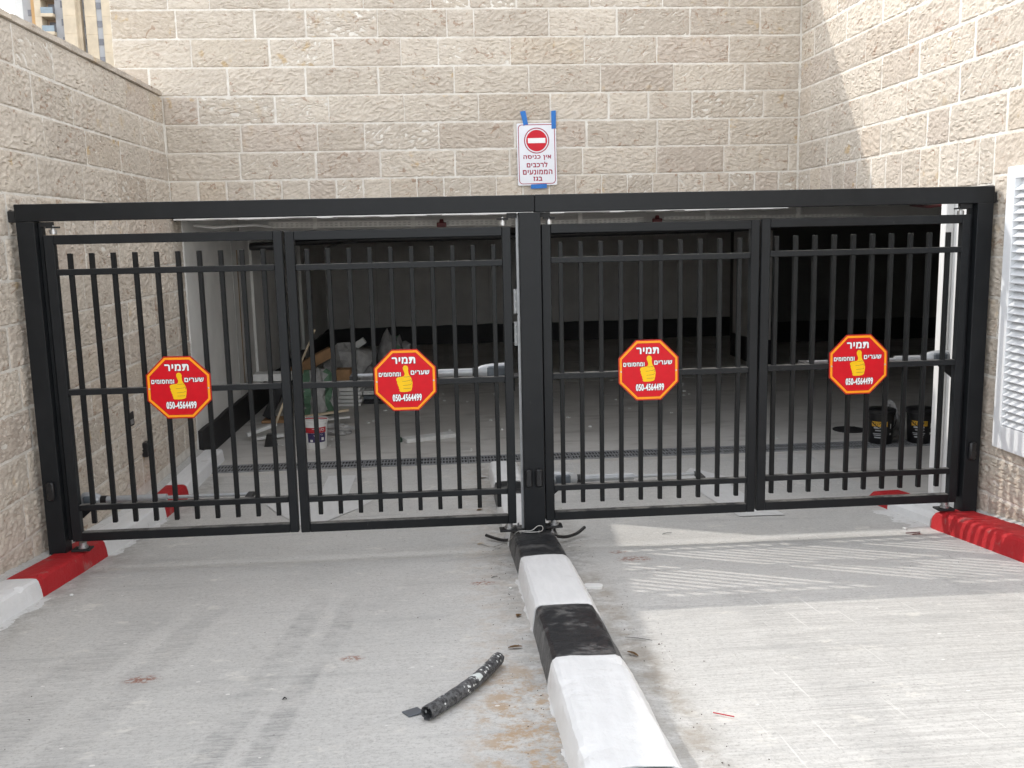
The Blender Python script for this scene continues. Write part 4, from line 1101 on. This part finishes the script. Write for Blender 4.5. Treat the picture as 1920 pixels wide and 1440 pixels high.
plank((-2.24, 5.6, 0.415), (-1.80, 5.6, 0.405), 0.26, 0.085, FOAM, 'white foam slab lying on the left of the heap', 'foam_slab', 'slab')
plank((-2.18, 5.66, GZ+0.02), (-1.86, 5.65, GZ+0.02), 0.30, 0.03, CARD, 'brown board flat under the foam slab', 'board', 'board')
plank((-2.14, 5.68, GZ+0.06), (-1.92, 5.68, GZ+0.48), 0.20, 0.10, BLACKDULL, 'dark crate propping the foam slab', 'crate', 'crate')
plank((-1.40, 6.60, 0.255), (-1.21, 6.60, 0.255), 0.22, 0.17, CARD, 'brown cardboard carton in the middle of the heap', 'cardboard_box', 'box')
for i in range(5):
    plank((-1.42+0.012*(i % 3), 6.62, GZ+0.026+0.050*i), (-1.09+0.025*(i % 2), 6.60, GZ+0.026+0.050*i), 0.28, 0.040, FOAM if i % 2 else PLASTER, ['bottom', 'second', 'middle', 'fourth', 'top'][i]+' slab of the tile stack under the carton', 'tile_slab', 'tile')
for i in range(3):
    plank((-1.06, 6.75, GZ+0.03+0.060*i), (-0.72-0.03*i, 6.72, GZ+0.03+0.060*i), 0.26, 0.048, [BLACKDULL, GREYPL, FOAM][i], ['dark bottom board', 'grey middle board', 'pale top board'][i]+' of the pile behind the second gate sign', 'board', 'board')
plank((-1.66, 5.35, GZ+0.10), (-1.14, 5.42, GZ+0.15), 0.05, 0.025, WOODP, 'pale batten across the front of the sack', 'batten')
plank((-1.50, 5.25, GZ+0.07), (-1.12, 5.28, GZ+0.09), 0.05, 0.02, FOAM, 'short white batten end beside the bucket', 'batten')
plank((-1.97, 5.2, GZ+0.04), (-1.84, 5.2, GZ+0.34), 0.025, 0.025, WOODP, 'bent yellowish lath leaning left of the bucket', 'lath')
plank((-2.17, 4.60, GZ+0.06), (-1.88, 4.75, GZ+0.14), 0.07, 0.035, FOAM, 'white foam strip on the floor by the left wall', 'foam_strip', 'strip')
plank((-2.12, 4.55, GZ+0.02), (-1.78, 4.63, GZ+0.04), 0.08, 0.03, FOAM, 'lower white foam strip on the floor by the left wall', 'foam_strip', 'strip')
plank((-0.45, 4.20, GZ+0.022), (0.09, 4.42, GZ+0.022), 0.16, 0.042, FOAM, 'long white foam offcut lying alone on the garage floor', 'foam_strip', 'strip')
bm = NB(); poly_prism(bm, [(-0.06, 0), (0.07, 0), (0.04, 0.13), (-0.03, 0.13)], -0.03, 0.05); o = part('door_wedge', bm, BLACKPL, loc=(-1.86, 4.25, GZ)); tag(o, 'black plastic wedge standing on the garage floor', 'wedge')
bm = NB(); lathe_bm(bm, [(0.028, 0), (0.03, 0.03), (0.022, 0.05), (0.0001, 0.052)], 12, (0, 0, 0)); o = part('bottle_cap', bm, GREENBIT, smooth=True, loc=(-0.50, 4.22, GZ)); tag(o, 'small dark cap beside the foam offcut', 'cap')

# ------------------------------------------------------------------ foreground clutter
gy = lambda x, y: gz(y)+0.002
# the pipe offcut
p0, p1 = Vector((-0.100, -2.62, 0)), Vector((0.180, -2.09, 0))
pr = thing('pipe_offcut', 'short bent black pipe spattered with white paint, lying on the left lane', 'pipe', (0.04, -2.355, gz(-2.355)))
bm = NB(); n = 22; rad = 0.0255; outer = []
side = Vector(((p1-p0).y, -(p1-p0).x, 0)).normalized()
def pp(t): 
    q = p0.lerp(p1, t)+side*(0.022*math.sin(math.pi*t)); return Vector((q.x-0.04, q.y+2.355, gz(q.y)-gz(-2.355)+rad*1.06+0.003))
R_o, R_i = [], []
for i in range(n+1):
    t = i/n; c = pp(t); d = (pp(min(1, t+0.02))-pp(max(0, t-0.02))).normalized()
    uu = d.cross(Vector((0, 0, 1))).normalized(); ww = uu.cross(d)
    ro = rad*(1+0.03*math.sin(i*2.2)); ragged = (0.004 if i in (0, n) else 0)
    R_o.append([bm.verts.new(c+(uu*math.cos(a)+ww*math.sin(a))*ro+d*random.uniform(-ragged, ragged)) for a in [2*math.pi*k/20 for k in range(20)]])
    R_i.append([bm.verts.new(c+(uu*math.cos(a)+ww*math.sin(a))*(rad*0.86)) for a in [2*math.pi*k/20 for k in range(20)]])
for A, B in zip(R_o, R_o[1:]):
    for k in range(20): bm.faces.new((A[k], A[(k+1) % 20], B[(k+1) % 20], B[k]))
for A, B in zip(R_i, R_i[1:]):
    for k in range(20): bm.faces.new((A[k], B[k], B[(k+1) % 20], A[(k+1) % 20]))
for A, B in ((R_o[0], R_i[0]), (R_o[-1], R_i[-1])):
    for k in range(20): bm.faces.new((A[k], A[(k+1) % 20], B[(k+1) % 20], B[k]))
part('tube', bm, PIPEM, pr, True)
bm = NB(); box_bm(bm, (0, 0, 0), (0.062, 0.058, 0.004), None, 0.001)
o = part('metal_chip', bm, GREYPL, loc=(-0.150, -2.545, gz(-2.545)+0.006), rz=R(25)); o.rotation_euler = (R(-6), 0, R(28)); tag(o, 'small square grey metal chip beside the open end of the pipe', 'metal scrap')
def leaf_bit(x, y, L, w, rz, label, m=LEAFM, curl=0.004, name='dry_leaf', cat='leaf', group='dry leaves and scraps on the ramp'):
    bm = NB(); n = 7; A = []
    for i in range(n):
        t = i/(n-1); ww = w*math.sin(math.pi*(0.06+0.88*t))**0.8; zc = curl*math.sin(math.pi*t)
        A.append([bm.verts.new(((t-0.5)*L, -ww/2, zc+curl*0.5)), bm.verts.new(((t-0.5)*L, 0, zc)), bm.verts.new(((t-0.5)*L, ww/2, zc+curl*0.6))])
    for P, Q in zip(A, A[1:]):
        bm.faces.new((P[0], Q[0], Q[1], P[1])); bm.faces.new((P[1], Q[1], Q[2], P[2]))
    bmesh.ops.solidify(bm, geom=bm.faces[:], thickness=0.001)
    o = part(name, bm, m, smooth=True, loc=(x, y, gz(y)+0.003), rz=rz); o.rotation_euler = (R(-6.5), 0, rz); return tag(o, label, cat, group)
leaf_bit(0.262, -1.887, 0.062, 0.026, 0.1, 'long brown dry leaf on the concrete left of the black kerb stone')
leaf_bit(0.315, -1.42, 0.035, 0.03, 1.1, 'crumpled reddish leaf at the foot of the centre kerb')
leaf_bit(0.20, 0.22, 0.05, 0.03, 0.3, 'pale yellow leaf near the foot of the centre post', WOODP)
leaf_bit(0.24, 1.42, 0.06, 0.04, 0.6, 'brown leaf behind the second gate leaf by the kerb')
leaf_bit(0.30, 2.55, 0.09, 0.04, 0.2, 'brown leaf by the far end of the centre kerb')
leaf_bit(0.72, 0.62, 0.05, 0.012, -0.3, 'dark curled leaf behind the bottom rail right of the centre post', BLACKDULL)
leaf_bit(0.24, -0.66, 0.04, 0.01, 0.5, 'thin dark twig left of the centre kerb', BLACKDULL, 0.003)
leaf_bit(1.44, 0.28, 0.075, 0.013, 0.35, 'dark green strip on the concrete under the right leaf', GREENBIT, 0.004, 'plastic_strip', 'scrap')
leaf_bit(0.735, -2.05, 0.06, 0.02, -0.9, 'brown leaf litter against the right foot of the white kerb stone')
leaf_bit(0.80, -1.86, 0.12, 0.006, -0.4, 'thin dark twig right of the black kerb stone', BLACKDULL, 0.002)
leaf_bit(-0.63, -2.35, 0.016, 0.012, 0.3, 'tiny dark crumb on the left lane beside the tyre marks', BLACKDULL, 0.006)
bm = NB(); poly_prism(bm, rrect(0.10, 0.055, 0.024), 0, 0.014)
for v in bm.verts: v.co = Vector((v.co.x, v.co.z, v.co.y))
part_o = part('plastic_tag', bm, WHITEPL, smooth=False, loc=(0.742, -0.985, gz(-0.985)+0.004), rz=R(-8)); tag(part_o, 'flat white plastic tag against the kerb on the right lane', 'plastic scrap')
def curve_pts(pts, n=6):
    P = [Vector(p) for p in pts]
    if len(P) < 3: return P
    out = []
    for i in range(len(P)-1):
        a, b, c, d = P[max(0, i-1)], P[i], P[i+1], P[min(len(P)-1, i+2)]
        for k in range(n):
            t = k/n; out.append(0.5*((2*b)+(c-a)*t+(2*a-5*b+4*c-d)*t*t+(3*b-a-3*c+d)*t**3))
    return out+[P[-1]]
def stick(pts, r, m, name, label, cat):
    bm = NB(); tube_bm(bm, curve_pts([(x, y, gz(y)+z) for x, y, z in pts]), r, 8); o = part(name, bm, m, smooth=True); return tag(o, label, cat)
stick([(0.885, -2.70, 0.005), (0.945, -2.745, 0.005)], 0.0022, REDBIT, 'red_straw', 'thin red plastic straw on the sunlit right lane', 'straw')
stick([(2.93, -0.02, 0.004), (3.03, -0.01, 0.004)], 0.003, MAROON, 'red_scrap', 'upper thin red scrap near the right kerb', 'scrap')
stick([(2.95, -0.07, 0.004), (3.01, -0.05, 0.004)], 0.003, MAROON, 'red_scrap', 'lower thin red scrap near the right kerb', 'scrap')
stick([(0.24, 0.36, 0.03), (0.30, 0.29, 0.02), (0.36, 0.22, 0.02), (0.44, 0.10, 0.06)], 0.011, BLACKPL, 'cable_end', 'black cable stub sticking out left of the centre post foot', 'cable')
stick([(0.64, 0.16, 0.06), (0.74, 0.20, 0.03), (0.83, 0.28, 0.03), (0.90, 0.36, 0.055)], 0.011, BLACKPL, 'cable_end', 'black cable stub curving up right of the centre post foot', 'cable')
stick([(0.28, 0.10, 0.010), (0.36, 0.00, 0.06), (0.42, -0.05, 0.135), (0.50, -0.07, 0.14), (0.545, -0.055, 0.165), (0.575, -0.05, 0.16), (0.565, -0.07, 0.135), (0.49, -0.08, 0.133), (0.43, -0.06, 0.137)], 0.0028, WIREM, 'loose_wire', 'thin pale wire looped round the foot of the centre post', 'wire')
stick([(0.20, 0.20, 0.006), (0.27, 0.10, 0.006), (0.32, 0.06, 0.012), (0.27, 0.02, 0.006)], 0.002, WIREM, 'loose_wire', 'second thin pale wire curled on the concrete left of the centre post', 'wire')
# white pebbles
pm_ = None
for i, (x, y, s, lab) in enumerate(((-2.06, -0.62, 0.012, 'white pebble on the concrete below the red kerb end'), (2.985, 0.10, 0.016, 'white pebble beside the end of the red right kerb'), (0.31, -0.92, 0.010, 'white plaster crumb left of the centre kerb'))):
    bm = NB(); bmesh.ops.create_icosphere(bm, subdivisions=1, radius=s)
    for v in bm.verts: v.co.z *= 0.6; v.co *= random.uniform(0.85, 1.15)
    o = part('pebble', bm, FOAM, loc=(x, y, gz(y)+s*0.5)); tag(o, lab, 'pebble', 'white pebbles on the ramp')
# fine grit nobody could count
bm = NB(); rg = random.Random(5)
for i in range(420):
    if rg.random() < 0.55: x, y = rg.uniform(XL+0.3, 3.1), rg.uniform(-3.4, 1.8)
    elif rg.random() < 0.5: x, y = 0.33-abs(rg.gauss(0, 0.12)), rg.uniform(-3.3, 0.3)
    else: x, y = 0.76+abs(rg.gauss(0, 0.10)), rg.uniform(-3.3, 0.3)
    if 0.36 < x < 0.74: continue
    s = rg.uniform(0.001, 0.0032)
    box_bm(bm, (x, y, gz(y)+s*0.3), (s*rg.uniform(0.7, 2.2), s*rg.uniform(0.7, 1.6), s*0.8), Matrix.Rotation(rg.uniform(0, 3), 4, 'Z'))
o = part('grit', bm, plain('dark_grit', (0.11, 0.09, 0.075), 0.9, var=0.5, scale=3.0)); o['kind'] = 'stuff'; o['label'] = 'fine dark grit scattered over the concrete ramp'; o['category'] = 'grit'
bm = NB()
for i in range(110):
    x, y = rg.uniform(-1.9, 3.6), rg.uniform(3.6, 8.5); s = rg.uniform(0.006, 0.022)
    box_bm(bm, (x, y, GZ+s*0.3), (s*rg.uniform(1, 3), s*rg.uniform(0.7, 1.6), s*0.7), Matrix.Rotation(rg.uniform(0, 3), 4, 'Z'))
o = part('floor_rubble', bm, FOAM); o['kind'] = 'stuff'; o['label'] = 'small pale rubble crumbs on the garage floor'; o['category'] = 'rubble'

# ------------------------------------------------------------------ distant buildings
TY = 170.0
tw = thing('apartment_tower', 'tall beige stone apartment tower with grey window strips, beyond the left wall', 'building', (-62, TY, -0.6))
TO = (62, -TY, 0.6)
def tp(name, a, b, m, parent=None):
    bm = NB(); lo_hi(bm, a, b); return part(name, bm, m, tw if parent is None else parent, loc=TO if parent is None else (0, 0, 0))
TOPZ = 66.0
# volumes: (x0, x1, front y, material)
vols = [(-71.2, -69.1, TY+3.0, TW_GREY), (-69.1, -68.1, TY+1.2, TW_ORANGE), (-68.1, -67.0, TY, TW_STONE), (-67.0, -64.9, TY+2.4, TW_BROWN), (-64.9, -63.2, TY+0.6, TW_GREY), (-63.2, -61.1, TY-0.6, TW_STONE),
        (-61.1, -60.6, TY+0.5, TW_STONE), (-60.6, -59.9, TY+1.6, TW_GREY), (-59.9, -58.0, TY+0.4, TW_STONE), (-58.0, -57.0, TY+0.55, TW_GREY), (-57.0, -55.4, TY+0.3, TW_STONE), (-55.4, -54.4, TY+0.5, TW_GREY), (-54.4, -48.0, TY+0.3, TW_STONE)]
for i, (a, b, y, m) in enumerate(vols): tp('wall_panel', (a+0.001, y, -0.6), (b-0.001, TY+18-0.01*i, TOPZ), m)
FL = 3.0
# storey joints on the stone piers as thin proud bands
for k in range(0, 7):
    zf = 29.0+FL*k
    for a, b, y in ((-63.2, -61.1, TY-0.6), (-59.9, -58.0, TY+0.4), (-57.0, -55.4, TY+0.3), (-68.1, -67.0, TY)):
        tp('string_course', (a+0.01, y-0.05, zf-0.06), (b-0.01, y+0.02, zf+0.06), TW_STONE)
    def win(x0, x1, y, z0, z1):
        f = tp('window', (x0, y-0.06, z0), (x1, y+0.04, z1), TW_FRAME)
        bm = NB(); lo_hi(bm, (x0+0.08, y-0.085, z0+0.08), (x1-0.08, y-0.062, z1-0.08)); part('pane', bm, TW_GLASS, f)
    win(-57.95, -57.05, TY+0.55, zf+1.15, zf+2.25)
    win(-55.35, -54.5, TY+0.5, zf+0.55, zf+1.75)
    win(-60.45, -60.05, TY+1.6, zf+1.45, zf+2.5)
    win(-63.95, -63.3, TY+0.6, zf+1.45, zf+2.6)
    win(-70.4, -69.8, TY+3.0, zf+0.6, zf+1.7)
    # balcony: slab, rail, back opening
    tp('balcony_slab', (-66.98, TY-0.4, zf-0.20), (-64.92, TY+2.39, zf+0.35), TW_STONE)
    tp('balcony_rail', (-66.95, TY-0.35, zf+0.36), (-64.95, TY-0.28, zf+1.35), TW_RAIL)
    tp('balcony_door', (-66.6, TY+2.33, zf+0.36), (-65.3, TY+2.395, zf+2.4), TW_GLASS)
wb = thing('white_building', 'white rendered block seen in a sliver left of the apartment tower', 'building', (-75, TY+14, -0.6))
bm = NB(); lo_hi(bm, (-2.1, 0, 0), (2.4, 12, 70)); part('wall', bm, TW_WHITE, wb)
for k in range(6):
    for x in (-0.4, 1.0):
        bm = NB(); lo_hi(bm, (x, -0.05, 31+3*k), (x+0.5, 0.03, 32.1+3*k)); part('window', bm, TW_GLASS, wb)
